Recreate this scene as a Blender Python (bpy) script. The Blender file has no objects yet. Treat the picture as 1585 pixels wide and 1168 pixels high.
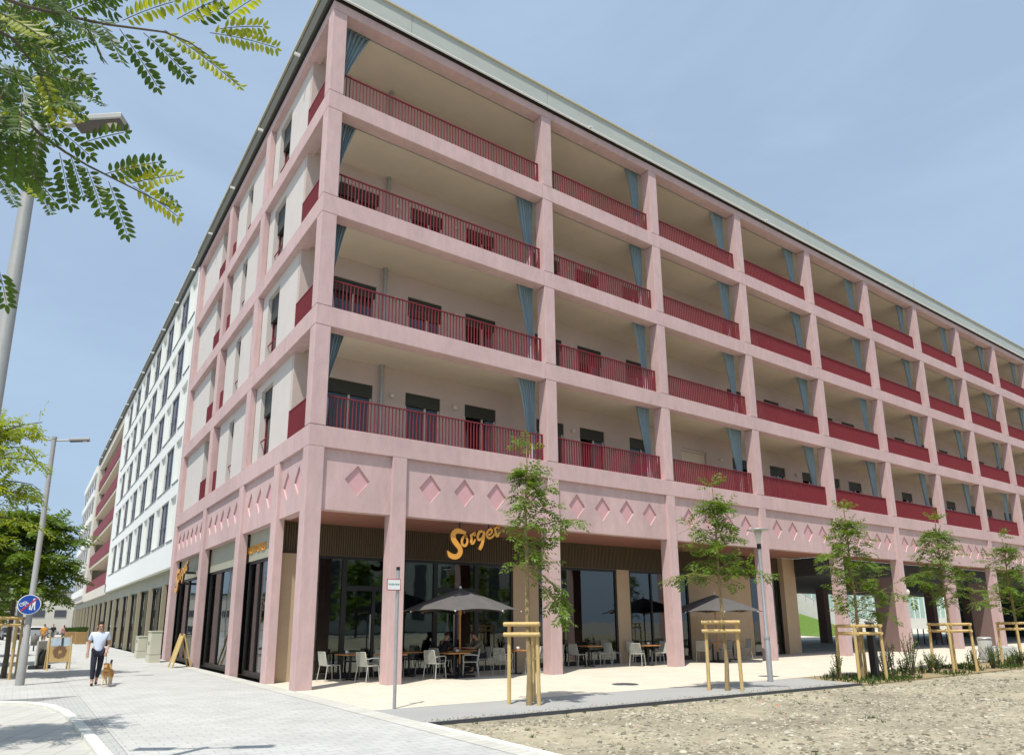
import bpy, math, random
from mathutils import Vector, Matrix
R = math.radians
SC = bpy.context.scene
COL = SC.collection
# ------------------------------------------------------------------ camera
F, PPY = 1059.42, 727.68
YAW, PITCH, ROLL = 0.6129, 0.2173, -0.0076
CAM = Vector((-5.7402, -17.6138, 1.6412))
cp, sp, cy, sy = math.cos(PITCH), math.sin(PITCH), math.cos(YAW), math.sin(YAW)
fwd = Vector((sy*cp, cy*cp, sp)); rt = Vector((cy, -sy, 0)); upv = rt.cross(fwd)
cr, sr = math.cos(ROLL), math.sin(ROLL)
rt, upv = rt*cr + upv*sr, upv*cr - rt*sr
cd = bpy.data.cameras.new('camera'); cam = bpy.data.objects.new('camera', cd); COL.objects.link(cam)
cam.matrix_world = Matrix(((rt.x, upv.x, -fwd.x, CAM.x), (rt.y, upv.y, -fwd.y, CAM.y), (rt.z, upv.z, -fwd.z, CAM.z), (0, 0, 0, 1)))
cd.sensor_width = 36; cd.lens = F/1585*36; cd.shift_y = (PPY-584)/1585; cd.clip_start = .05; cd.clip_end = 3000
SC.camera = cam
# ------------------------------------------------------------------ sky and sun
SUN = Vector((-.38, -.28, 1.0))
elev = math.atan2(1, math.hypot(.38, .28)); azi = math.atan2(-.38, -.28)
W = bpy.data.worlds.new('World'); SC.world = W; W.use_nodes = True
nt = W.node_tree; nt.nodes.clear()
out = nt.nodes.new('ShaderNodeOutputWorld'); bg = nt.nodes.new('ShaderNodeBackground')
sky = nt.nodes.new('ShaderNodeTexSky'); sky.sky_type = 'NISHITA'; sky.sun_disc = False
sky.sun_elevation = elev; sky.sun_rotation = azi; sky.air_density = 1.0; sky.dust_density = 2.2; sky.ozone_density = 1.3
tc = nt.nodes.new('ShaderNodeTexCoord'); mp = nt.nodes.new('ShaderNodeMapping'); mp.inputs['Scale'].default_value = (1.2, 1.2, 3.2)
nz = nt.nodes.new('ShaderNodeTexNoise'); nz.inputs['Scale'].default_value = 1.7; nz.inputs['Detail'].default_value = 7; nz.inputs['Roughness'].default_value = .55; nz.inputs['Distortion'].default_value = .6
rmp = nt.nodes.new('ShaderNodeValToRGB'); rmp.color_ramp.elements[0].position = .40; rmp.color_ramp.elements[1].position = .78
rmp.color_ramp.elements[0].color = (.66, .66, .66, 1); rmp.color_ramp.elements[1].color = (.86, .86, .86, 1)
mx = nt.nodes.new('ShaderNodeMix'); mx.data_type = 'RGBA'; mx.inputs[7].default_value = (4.35, 5.75, 7.55, 1)
nt.links.new(tc.outputs['Generated'], mp.inputs[0]); nt.links.new(mp.outputs[0], nz.inputs['Vector']); nt.links.new(nz.outputs['Fac'], rmp.inputs[0])
nt.links.new(rmp.outputs[0], mx.inputs[0]); nt.links.new(sky.outputs[0], mx.inputs[6]); nt.links.new(mx.outputs[2], bg.inputs[0])
bg.inputs[1].default_value = 0.10
nt.links.new(bg.outputs[0], out.inputs[0])
sd = bpy.data.lights.new('sun', 'SUN'); sd.energy = 4.2; sd.angle = R(.5); sd.color = (1, .955, .88)
so = bpy.data.objects.new('sun', sd); COL.objects.link(so); so.rotation_euler = SUN.to_track_quat('Z', 'Y').to_euler()
SC.view_settings.view_transform = 'Standard'; SC.view_settings.look = 'None'; SC.view_settings.gamma = 1
SC.view_settings.exposure = 0.24
# ------------------------------------------------------------------ helpers
def ray(u, v): return fwd + rt*((u-792.5)/F) - upv*((v-PPY)/F)
def at(u, v, ax, val):
    d = ray(u, v); return CAM + d*((val-CAM[ax])/d[ax])
def depth(u, v, d): return CAM + ray(u, v)*d
class MB:
    def __init__(s): s.v = []; s.f = []; s.m = []; s.sm = []
    def add(s, vs, fs, m=0, smooth=False):
        o = len(s.v); s.v += [tuple(p) for p in vs]
        for f in fs: s.f.append(tuple(i+o for i in f)); s.m.append(m); s.sm.append(smooth)
    def box(s, x0, x1, y0, y1, z0, z1, m=0):
        s.add([(x0,y0,z0),(x1,y0,z0),(x1,y1,z0),(x0,y1,z0),(x0,y0,z1),(x1,y0,z1),(x1,y1,z1),(x0,y1,z1)],
              [(0,3,2,1),(4,5,6,7),(0,1,5,4),(1,2,6,5),(2,3,7,6),(3,0,4,7)], m)
    def obox(s, c, ax, ay, az, hx, hy, hz, m=0):
        c = Vector(c); ax, ay, az = Vector(ax)*hx, Vector(ay)*hy, Vector(az)*hz
        P = [c+ax*i+ay*j+az*k for k in (-1,1) for i, j in ((-1,-1),(1,-1),(1,1),(-1,1))]
        s.add(P, [(0,3,2,1),(4,5,6,7),(0,1,5,4),(1,2,6,5),(2,3,7,6),(3,0,4,7)], m)
    def tube(s, pts, r, n=8, m=0, cap=True):
        pts = [Vector(p) for p in pts]; k = len(pts)
        if not hasattr(r, '__len__'): r = [r]*k
        vs = []; ref = None
        for i, p in enumerate(pts):
            d = (pts[min(i+1,k-1)]-pts[max(i-1,0)]).normalized()
            if ref is None: ref = d.orthogonal().normalized()
            a = (ref - d*ref.dot(d));
            a = a.normalized() if a.length > 1e-6 else d.orthogonal().normalized()
            ref = a; b = d.cross(a)
            for j in range(n):
                t = 2*math.pi*j/n; vs.append(p + (a*math.cos(t)+b*math.sin(t))*r[i])
        fs = [(i*n+j, i*n+(j+1)%n, (i+1)*n+(j+1)%n, (i+1)*n+j) for i in range(k-1) for j in range(n)]
        s.add(vs, fs, m, True)
        if cap: s.add([vs[i] for i in range(n)], [tuple(range(n-1,-1,-1))], m); s.add(vs[-n:], [tuple(range(n))], m)
    def lathe(s, prof, n=16, m=0, c=(0,0,0)):
        vs = [(c[0]+r*math.cos(2*math.pi*j/n), c[1]+r*math.sin(2*math.pi*j/n), c[2]+z) for r, z in prof for j in range(n)]
        s.add(vs, [(i*n+j, i*n+(j+1)%n, (i+1)*n+(j+1)%n, (i+1)*n+j) for i in range(len(prof)-1) for j in range(n)], m, True)
    def ball(s, c, r, n=10, m=0, sc=(1,1,1)):
        k = n//2+1; vs = []
        for i in range(k+1):
            a = math.pi*i/k
            for j in range(n):
                b = 2*math.pi*j/n; vs.append((c[0]+r*sc[0]*math.sin(a)*math.cos(b), c[1]+r*sc[1]*math.sin(a)*math.sin(b), c[2]+r*sc[2]*math.cos(a)))
        s.add(vs, [(i*n+j, (i+1)*n+j, (i+1)*n+(j+1)%n, i*n+(j+1)%n) for i in range(k) for j in range(n)], m, True)
    def slab(s, poly, z0, z1, m=0):
        n = len(poly)
        s.add([(x,y,z0) for x,y in poly]+[(x,y,z1) for x,y in poly],
              [tuple(range(n-1,-1,-1)), tuple(range(n,2*n))]+[(i,(i+1)%n,n+(i+1)%n,n+i) for i in range(n)], m)
    def build(s, name, mats, parent=None, bevel=0):
        me = bpy.data.meshes.new(name); me.from_pydata(s.v, [], s.f); me.validate(clean_customdata=False)
        if not isinstance(mats, (list, tuple)): mats = [mats]
        for m in mats: me.materials.append(m)
        if len(me.polygons) == len(s.m):
            me.polygons.foreach_set('material_index', s.m); me.polygons.foreach_set('use_smooth', s.sm)
        me.update()
        o = bpy.data.objects.new(name, me); COL.objects.link(o)
        if parent: o.parent = parent
        if bevel:
            b = o.modifiers.new('bevel', 'BEVEL'); b.width = bevel; b.segments = 2; b.limit_method = 'ANGLE'
        return o
def tag(o, label=None, cat=None, group=None, kind=None):
    if label: o['label'] = label
    if cat: o['category'] = cat
    if group: o['group'] = group
    if kind: o['kind'] = kind
    return o
def thing(name, loc, label, cat, group=None, rz=0):
    o = bpy.data.objects.new(name, None); COL.objects.link(o); o.location = loc; o.rotation_euler.z = rz; o.empty_display_size = .2
    return tag(o, label, cat, group)
def dup(root, loc, rz, label, group=None, scale=1):
    kids = {}
    for c in root.children: kids[c] = list(c.children)
    r = root.copy(); COL.objects.link(r); r.location = loc; r.rotation_euler.z = rz; r.scale = (scale,)*3; r['label'] = label
    if group: r['group'] = group
    for c, gs in kids.items():
        k = c.copy(); COL.objects.link(k); k.parent = r
        for g in gs:
            q = g.copy(); COL.objects.link(q); q.parent = k
    return r
# ------------------------------------------------------------------ materials
def mat(name, col, rough=.7, var=.12, scale=3, bump=0, bscale=40, metal=0, col2=None, spec=.4, detail=5, stretch=None, big=0):
    m = bpy.data.materials.new(name); m.use_nodes = True; t = m.node_tree; b = t.nodes['Principled BSDF']
    b.inputs['Roughness'].default_value = rough; b.inputs['Metallic'].default_value = metal; b.inputs['Specular IOR Level'].default_value = spec
    c2 = col2 or tuple(max(0, c*(1-var)) for c in col); c1 = col if col2 else tuple(min(1, c*(1+var)) for c in col)
    g = t.nodes.new('ShaderNodeNewGeometry'); mpn = t.nodes.new('ShaderNodeMapping'); t.links.new(g.outputs['Position'], mpn.inputs[0])
    if stretch: mpn.inputs['Scale'].default_value = stretch
    n = t.nodes.new('ShaderNodeTexNoise'); n.inputs['Scale'].default_value = scale; n.inputs['Detail'].default_value = detail; n.inputs['Roughness'].default_value = .62
    t.links.new(mpn.outputs[0], n.inputs['Vector'])
    r = t.nodes.new('ShaderNodeValToRGB'); r.color_ramp.elements[0].position = .3; r.color_ramp.elements[1].position = .7
    r.color_ramp.elements[0].color = (*c2, 1); r.color_ramp.elements[1].color = (*c1, 1)
    t.links.new(n.outputs['Fac'], r.inputs[0]); src = r.outputs[0]
    if big:
        n3 = t.nodes.new('ShaderNodeTexNoise'); n3.inputs['Scale'].default_value = .45; n3.inputs['Detail'].default_value = 4
        t.links.new(mpn.outputs[0], n3.inputs['Vector'])
        mr = t.nodes.new('ShaderNodeMapRange'); mr.inputs[1].default_value = .3; mr.inputs[2].default_value = .7; mr.inputs[3].default_value = 1-big; mr.inputs[4].default_value = 1+big*.6
        t.links.new(n3.outputs['Fac'], mr.inputs[0])
        mm = t.nodes.new('ShaderNodeVectorMath'); mm.operation = 'SCALE'; t.links.new(src, mm.inputs[0]); t.links.new(mr.outputs[0], mm.inputs['Scale']); src = mm.outputs[0]
    t.links.new(src, b.inputs['Base Color'])
    if bump:
        n2 = t.nodes.new('ShaderNodeTexNoise'); n2.inputs['Scale'].default_value = bscale; n2.inputs['Detail'].default_value = 6
        t.links.new(g.outputs['Position'], n2.inputs['Vector'])
        bp = t.nodes.new('ShaderNodeBump'); bp.inputs['Strength'].default_value = bump; bp.inputs['Distance'].default_value = .02
        t.links.new(n2.outputs['Fac'], bp.inputs['Height']); t.links.new(bp.outputs[0], b.inputs['Normal'])
    return m
def pavers(name, ca, cb, mortar, w, h, rz=0, ms=.012, off=.5, stain=.12, rough=.85):
    m = mat(name, ca, rough, 0, 1); t = m.node_tree; b = t.nodes['Principled BSDF']
    g = t.nodes.new('ShaderNodeNewGeometry'); mp = t.nodes.new('ShaderNodeMapping'); mp.inputs['Rotation'].default_value[2] = rz
    t.links.new(g.outputs['Position'], mp.inputs[0])
    br = t.nodes.new('ShaderNodeTexBrick'); br.inputs['Scale'].default_value = 1; br.inputs['Brick Width'].default_value = w; br.inputs['Row Height'].default_value = h
    br.inputs['Mortar Size'].default_value = ms; br.inputs['Mortar Smooth'].default_value = .3; br.offset = off; br.inputs['Bias'].default_value = 0
    br.inputs['Color1'].default_value = (*ca, 1); br.inputs['Color2'].default_value = (*cb, 1); br.inputs['Mortar'].default_value = (*mortar, 1)
    t.links.new(mp.outputs[0], br.inputs['Vector'])
    n = t.nodes.new('ShaderNodeTexNoise'); n.inputs['Scale'].default_value = .8; n.inputs['Detail'].default_value = 8; n.inputs['Roughness'].default_value = .7
    t.links.new(g.outputs['Position'], n.inputs['Vector'])
    mr = t.nodes.new('ShaderNodeMapRange'); mr.inputs[1].default_value = .3; mr.inputs[2].default_value = .7; mr.inputs[3].default_value = 1-stain; mr.inputs[4].default_value = 1+stain*.5
    t.links.new(n.outputs['Fac'], mr.inputs[0])
    vo = t.nodes.new('ShaderNodeTexVoronoi'); vo.inputs['Scale'].default_value = 1.5; t.links.new(g.outputs['Position'], vo.inputs['Vector'])
    sm = t.nodes.new('ShaderNodeMapRange'); sm.inputs[1].default_value = .035; sm.inputs[2].default_value = .075; sm.inputs[3].default_value = .74; sm.inputs[4].default_value = 1; t.links.new(vo.outputs['Distance'], sm.inputs[0])
    pm = t.nodes.new('ShaderNodeMath'); pm.operation = 'MULTIPLY'; t.links.new(mr.outputs[0], pm.inputs[0]); t.links.new(sm.outputs[0], pm.inputs[1])
    mm = t.nodes.new('ShaderNodeVectorMath'); mm.operation = 'SCALE'; t.links.new(br.outputs['Color'], mm.inputs[0]); t.links.new(pm.outputs[0], mm.inputs['Scale'])
    t.links.new(mm.outputs[0], b.inputs['Base Color'])
    bp = t.nodes.new('ShaderNodeBump'); bp.inputs['Strength'].default_value = .35; bp.inputs['Distance'].default_value = .01; bp.invert = True
    t.links.new(br.outputs['Fac'], bp.inputs['Height']); t.links.new(bp.outputs[0], b.inputs['Normal'])
    return m
def leafmat(name, ca, cb, trans=.45, cc=None):
    m = bpy.data.materials.new(name); m.use_nodes = True; t = m.node_tree; t.nodes.clear()
    o = t.nodes.new('ShaderNodeOutputMaterial'); g = t.nodes.new('ShaderNodeNewGeometry'); r = t.nodes.new('ShaderNodeValToRGB')
    r.color_ramp.elements[0].color = (*ca, 1); r.color_ramp.elements[1].color = (*cb, 1)
    if cc: e = r.color_ramp.elements.new(.9); e.color = (*cb, 1); r.color_ramp.elements[2].color = (*cc, 1)
    n = t.nodes.new('ShaderNodeTexNoise'); n.inputs['Scale'].default_value = 2.2; t.links.new(g.outputs['Position'], n.inputs['Vector'])
    a = t.nodes.new('ShaderNodeMath'); a.operation = 'MULTIPLY_ADD'; a.inputs[1].default_value = .5; t.links.new(g.outputs['Random Per Island'], a.inputs[0])
    s2 = t.nodes.new('ShaderNodeMath'); s2.operation = 'MULTIPLY'; s2.inputs[1].default_value = .5; t.links.new(n.outputs['Fac'], s2.inputs[0]); t.links.new(s2.outputs[0], a.inputs[2])
    t.links.new(a.outputs[0], r.inputs[0])
    d = t.nodes.new('ShaderNodeBsdfPrincipled'); d.inputs['Roughness'].default_value = .45; d.inputs['Specular IOR Level'].default_value = .35
    tr = t.nodes.new('ShaderNodeBsdfTranslucent'); mxs = t.nodes.new('ShaderNodeMixShader'); mxs.inputs[0].default_value = trans
    br = t.nodes.new('ShaderNodeVectorMath'); br.operation = 'MULTIPLY'; br.inputs[1].default_value = (1.7, 1.55, .6)
    t.links.new(r.outputs[0], d.inputs['Base Color']); t.links.new(r.outputs[0], br.inputs[0]); t.links.new(br.outputs[0], tr.inputs[0])
    t.links.new(d.outputs[0], mxs.inputs[1]); t.links.new(tr.outputs[0], mxs.inputs[2]); t.links.new(mxs.outputs[0], o.inputs[0])
    return m
def glassmat(name, tint=(.30, .36, .35), ior=1.55, refl=(.9, .95, .95)):
    m = bpy.data.materials.new(name); m.use_nodes = True; t = m.node_tree; t.nodes.clear()
    o = t.nodes.new('ShaderNodeOutputMaterial'); tr = t.nodes.new('ShaderNodeBsdfTransparent'); tr.inputs[0].default_value = (*tint, 1)
    gl = t.nodes.new('ShaderNodeBsdfGlossy'); gl.inputs['Roughness'].default_value = .02; gl.inputs[0].default_value = (*refl, 1)
    fr = t.nodes.new('ShaderNodeFresnel'); fr.inputs[0].default_value = ior; mxs = t.nodes.new('ShaderNodeMixShader')
    g = t.nodes.new('ShaderNodeNewGeometry'); nz = t.nodes.new('ShaderNodeTexNoise'); nz.inputs['Scale'].default_value = .9
    bp = t.nodes.new('ShaderNodeBump'); bp.inputs['Strength'].default_value = .05; bp.inputs['Distance'].default_value = .05
    t.links.new(g.outputs['Position'], nz.inputs['Vector']); t.links.new(nz.outputs['Fac'], bp.inputs['Height']); t.links.new(bp.outputs[0], gl.inputs['Normal'])
    t.links.new(fr.outputs[0], mxs.inputs[0]); t.links.new(tr.outputs[0], mxs.inputs[1]); t.links.new(gl.outputs[0], mxs.inputs[2]); t.links.new(mxs.outputs[0], o.inputs[0])
    return m
M = {}
M['pink'] = mat('pink_concrete', (.565, .40, .385), .82, .085, 3.4, .25, 60, big=.10, stretch=(1.3, 1.3, .5))
M['pinkd'] = mat('pink_smooth_concrete', (.61, .355, .365), .8, .05, 5, .15, 60)
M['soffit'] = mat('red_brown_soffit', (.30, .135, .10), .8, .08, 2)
M['cream'] = mat('cream_plaster', (.64, .56, .44), .9, .04, 1.5)
M['bwall'] = mat('balcony_plaster', (.53, .44, .40), .9, .05, 1.2, .1, 80)
M['lwall'] = mat('pale_plaster', (.60, .555, .515), .9, .03, 1.3, .12, 90)
M['red'] = mat('dark_red_metal', (.205, .027, .036), .65, .08, 6)
M['fascia'] = mat('grey_green_metal', (.43, .455, .41), .55, .06, 1.2, stretch=(.6, .6, 2))
M['fasciad'] = mat('dark_roof_dimmed_fascia', (.10, .097, .077), .8, .08, 2)  # roofs, and a dark copy of the fascia metal with dull lighting painted in
M['cap'] = mat('pale_roof_cap', (.52, .47, .33), .6, .06, 3)
M['dark'] = mat('dark_frame', (.018, .017, .017), .4, .2, 5)
M['black'] = mat('black_gap', (.012, .012, .012), .8, .2, 5)
M['slat'] = mat('olive_brown_slats', (.115, .085, .048), .6, .15, 4, stretch=(8, 8, .5))
M['olive'] = mat('olive_sign_band', (.36, .355, .27), .6, .05, 1)
M['tan'] = mat('tan_plaster', (.47, .345, .225), .8, .06, 2)
M['glass'] = glassmat('shop_glass', (.36, .46, .43), 2.0)
M['wglass'] = glassmat('window_glass', (.16, .17, .19), 1.7)
M['inner'] = mat('dark_interior', (.07, .068, .065), .9, .2, .6)  # near-black colour stands for unlit interiors
M['innerfloor'] = mat('interior_floor', (.16, .13, .10), .6, .2, 1)
M['white'] = mat('white_render', (.76, .77, .74), .85, .025, 1.4, .08, 80)
M['whitep'] = mat('white_recess_panel', (.74, .75, .69), .85, .025, 1.4)
M['sill'] = mat('grey_sill', (.22, .23, .22), .5, .1, 4)
M['greyw'] = mat('grey_window', (.085, .085, .10), .35, .1, 3)
M['greypane'] = mat('grey_pane', (.055, .055, .07), .25, .25, .5, spec=.25)
M['fin'] = mat('beige_fin', (.33, .29, .20), .7, .07, 3)
M['far'] = mat('far_cream', (.62, .58, .50), .85, .05, .6)
M['frame'] = mat('cream_window_frame', (.58, .49, .42), .6, .05, 5)
M['blind'] = mat('dark_blind', (.035, .036, .026), .5, .2, 1, stretch=(.2, .2, 30))
M['curtain'] = mat('blue_grey_curtain', (.25, .335, .375), .85, .12, 4, stretch=(3, 3, .4))
M['bundle'] = mat('pale_curtain_tail', (.45, .44, .50), .85, .1, 6)
M['steel'] = mat('galvanised_steel', (.42, .43, .43), .45, .08, 8, metal=.55)
M['lampgrey'] = mat('lamp_grey', (.36, .36, .34), .5, .06, 5, metal=.2)
M['lampdark'] = mat('lamp_underside', (.07, .06, .055), .5, .15, 30)
M['lens'] = mat('lamp_lens', (.5, .48, .42), .3, .2, 60)
M['wood'] = mat('pale_pine', (.56, .40, .17), .75, .16, 6, .3, 50, stretch=(4, 4, .6))
M['wood2'] = mat('weathered_wood', (.27, .18, .10), .8, .2, 6, .3, 50, stretch=(4, 4, .6))
M['top'] = mat('orange_wood', (.50, .22, .065), .45, .15, 5, stretch=(1, 8, 8))
M['chair'] = mat('sage_grey_chair', (.50, .505, .45), .5, .06, 6)
M['canvas'] = mat('charcoal_canvas', (.105, .098, .093), .85, .1, 3)
M['bark'] = mat('bark', (.30, .22, .11), .9, .28, 14, .5, 40, stretch=(1, 1, .3))
M['barkd'] = mat('dark_bark', (.10, .08, .055), .9, .28, 10, .5, 40)
M['leaf'] = leafmat('leaf_green', (.055, .11, .012), (.155, .245, .03), .42, (.25, .33, .05))
M['leafn'] = leafmat('leaf_near_shaded', (.030, .065, .014), (.085, .15, .022), .42, (.24, .30, .04))  # greens darkened to carry the backlit shade of the overhanging crown
M['leafy'] = leafmat('leaf_yellow', (.14, .21, .02), (.40, .42, .04), .5)
M['leafm'] = leafmat('leaf_mid', (.045, .095, .010), (.14, .215, .022), .42, (.24, .31, .035))
M['leafy2'] = leafmat('leaf_yellow_green', (.12, .18, .014), (.30, .36, .03), .5, (.46, .46, .05))
M['leafd'] = leafmat('leaf_dark', (.022, .055, .010), (.075, .14, .022), .35)
M['gold'] = mat('orange_letters', (.72, .33, .055), .45, .1, 5)
M['goldd'] = mat('letter_sides', (.10, .04, .015), .6, .1, 5)
M['signw'] = mat('sign_white', (.78, .80, .78), .5, .02, 5)
M['signg'] = mat('sign_green', (.05, .22, .16), .5, .02, 5)
M['signr'] = mat('sign_red', (.45, .04, .07), .5, .05, 5)
M['signb'] = mat('sign_blue', (.012, .07, .36), .5, .05, 5)
M['skin'] = mat('skin', (.45, .26, .18), .6, .06, 8)
M['hair'] = mat('hair', (.03, .02, .015), .7, .2, 20)
M['shirt'] = mat('pale_blue_shirt', (.60, .67, .78), .85, .04, 6)
M['trousers'] = mat('navy_trousers', (.018, .020, .035), .85, .15, 8)
M['shoe'] = mat('black_shoe', (.02, .02, .02), .5, .1, 8)
M['orange'] = mat('orange_shirt', (.55, .24, .04), .85, .06, 6)
M['greycloth'] = mat('grey_cloth', (.16, .16, .14), .85, .1, 6)
M['greenish'] = mat('taupe_shirt', (.20, .18, .14), .85, .1, 6)
M['blackcl'] = mat('black_cloth', (.02, .02, .022), .85, .1, 6)
M['pinkcl'] = mat('pink_cloth', (.55, .22, .24), .85, .06, 6)
M['dogfur'] = mat('tan_fur', (.42, .23, .08), .9, .3, 18, .4, 60)
M['dogw'] = mat('pale_fur', (.62, .50, .34), .9, .15, 18, .4, 60)
M['dogd'] = mat('dark_fur', (.06, .045, .035), .9, .2, 18, .4, 60)
M['cab'] = mat('beige_cabinet', (.56, .55, .43), .6, .03, 2)
M['concrete'] = mat('grey_concrete', (.42, .42, .39), .85, .08, 3, .2, 30)
M['pconc'] = mat('pale_concrete', (.62, .61, .56), .85, .05, 1.5, .1, 30)
M['asphalt'] = mat('grey_asphalt', (.36, .36, .345), .92, .07, 30, .4, 120, big=.07)
M['kerbd'] = mat('dark_kerb', (.06, .062, .07), .8, .15, 10)
M['kerb'] = mat('pale_kerb', (.66, .65, .58), .85, .06, 5)
M['side'] = pavers('sidewalk_pavers', (.50, .50, .475), (.46, .46, .435), (.36, .36, .335), .30, .20, 0, .009, .5, .16)
M['side2'] = pavers('bay_pavers', (.50, .49, .445), (.46, .45, .41), (.34, .33, .30), .4, .4, R(20), .012, 0, .10)
M['gutter'] = pavers('gutter_pavers', (.44, .445, .42), (.41, .41, .39), (.33, .33, .31), .16, .16, 0, .01, .5, .12)
M['slabs'] = pavers('terrace_slabs', (.66, .60, .485), (.625, .565, .455), (.47, .42, .33), .5, .75, 0, .010, .5, .09)
M['gravel'] = mat('gravel_ground', (.43, .385, .275), .95, .0, 6, 1.0, 22, col2=(.28, .245, .17), detail=14, big=.36)
M['earth'] = mat('bed_earth', (.30, .23, .13), .95, .2, 9, .6, 30)
M['ground'] = mat('ground_grey', (.30, .29, .25), .95, .15, .3)
M['grass'] = mat('lawn', (.11, .19, .022), .9, .25, 3, .5, 60)
M['cgreen'] = mat('channel_glass', (.36, .50, .42), .35, .05, .5, stretch=(3, 3, .1))
M['teal'] = mat('teal_glass_wall', (.045, .085, .08), .25, .1, .6)
M['shadepier'] = mat('shade_brown_pier', (.20, .135, .12), .8, .08, 2)  # dark brown-pink, the shade under the arcade is in the colour
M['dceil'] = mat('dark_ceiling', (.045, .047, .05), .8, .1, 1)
M['pax'] = mat('planter_board', (.34, .21, .09), .8, .12, 5, stretch=(.5, .5, 10))
M['carg'] = mat('silver_car', (.40, .42, .42), .3, .03, 2, metal=.4)
M['carb'] = mat('blue_black_car', (.03, .04, .055), .25, .05, 2)
M['tyre'] = mat('tyre', (.02, .02, .02), .8, .1, 9)
M['globe'] = mat('opal_globe', (.75, .70, .58), .3, .02, 5)
# stone colours for loose gravel
def stonemat():
    m = bpy.data.materials.new('loose_stone'); m.use_nodes = True; t = m.node_tree; b = t.nodes['Principled BSDF']; b.inputs['Roughness'].default_value = .9
    g = t.nodes.new('ShaderNodeNewGeometry'); r = t.nodes.new('ShaderNodeValToRGB'); r.color_ramp.elements[0].color = (.13, .115, .085, 1); r.color_ramp.elements[1].color = (.50, .47, .37, 1)
    e = r.color_ramp.elements.new(.5); e.color = (.31, .275, .195, 1); e = r.color_ramp.elements.new(.8); e.color = (.40, .365, .275, 1); e = r.color_ramp.elements.new(.985); e.color = (.50, .47, .37, 1); r.color_ramp.elements[-1].color = (.40, .20, .12, 1)
    t.links.new(g.outputs['Random Per Island'], r.inputs[0]); t.links.new(r.outputs[0], b.inputs['Base Color']); return m
M['stone'] = stonemat()
exec_order = []
# ================================================================== SETTING: ground sheets
def sheet(name, poly, z, m, th=.0):
    b = MB()
    if th: b.slab(poly, z-th, z)
    else: b.add([(x, y, z) for x, y in poly], [tuple(range(len(poly)))])
    return tag(b.build(name, m), kind='structure')
sheet('ground', [(-700, -700), (700, -700), (700, 900), (-700, 900)], -.16, M['ground'])
sheet('sidewalk', [(-4.4, -40), (0, -40), (0, 140), (-4.4, 140)], 0, M['side'], .14)
sheet('side_path', [(-14, 2.3), (-4.404, 2.3), (-4.404, 140), (-14, 140)], -.002, M['side'], .12)
sheet('road', [(-60, 2.2), (-14.2, 2.2), (-14.2, 160), (-60, 160)], -.05, M['asphalt'], .08)
# kerb that bends round the parking bay
kc = [(-14, 2.35)] + [(-6.6, 2.35), (-5.93, 2.15), (-5.3, 1.4), (-4.93, .4), (-4.75, -.9), (-4.66, -2.5), (-4.60, -4.4), (-4.55, -7), (-4.5, -12), (-4.45, -40)]
def offset(pl_, d):
    o = []
    for i, p in enumerate(pl_):
        a = Vector(pl_[max(i-1, 0)]); b = Vector(pl_[min(i+1, len(pl_)-1)]); t = (b-a).normalized(); o.append((p[0]-t.y*d, p[1]+t.x*d))
    return o
kin = offset(kc, -.16)
sheet('parking_bay', [(-60, 2.2)] + kin + [(-60, -40)], -.06, M['side2'])
b = MB()
for i in range(len(kc)-1):
    a0, a1, b0, b1 = kc[i], kc[i+1], kin[i], kin[i+1]
    b.slab([b0, b1, a1, a0], -.12, .004)
tag(b.build('kerb', M['kerb'], bevel=.01), kind='structure')
g1 = kc[3:]; g2 = [(-4.404, 2.3)] + [(-4.404, y) for x, y in g1[1:]]
sheet('gutter_strip', g1 + g2[::-1], -.004, M['gutter'])
sheet('edge_course', [(-.42, -40), (0, -40), (0, 21), (-.42, 21)], .004, pavers('edge_pavers', (.55, .54, .48), (.50, .49, .44), (.36, .35, .32), .42, .2, 0, .01, 0, .12))
sheet('terrace', [(.004, -4.75), (12.2, -5.45), (80, -5.6), (80, 3.02), (.004, 3.02)], 0, M['slabs'], .14)
sheet('asphalt_path', [(.004, -6.85), (12.4, -7.5), (12.9, -5.5), (12.2, -5.46), (.004, -4.76)], -.004, M['asphalt'], .12)
b = MB()
b.slab([(.004, -6.92), (12.45, -7.57), (12.4, -7.5), (.004, -6.85)], -.14, .006)
tag(b.build('path_edging', M['kerbd']), kind='structure')
b = MB(); b.slab([(-.14, -40), (-.0, -40), (-.0, -6.95), (-.14, -6.95)], -.1, .02)
tag(b.build('lot_kerb', M['kerb'], bevel=.01), kind='structure')
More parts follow.
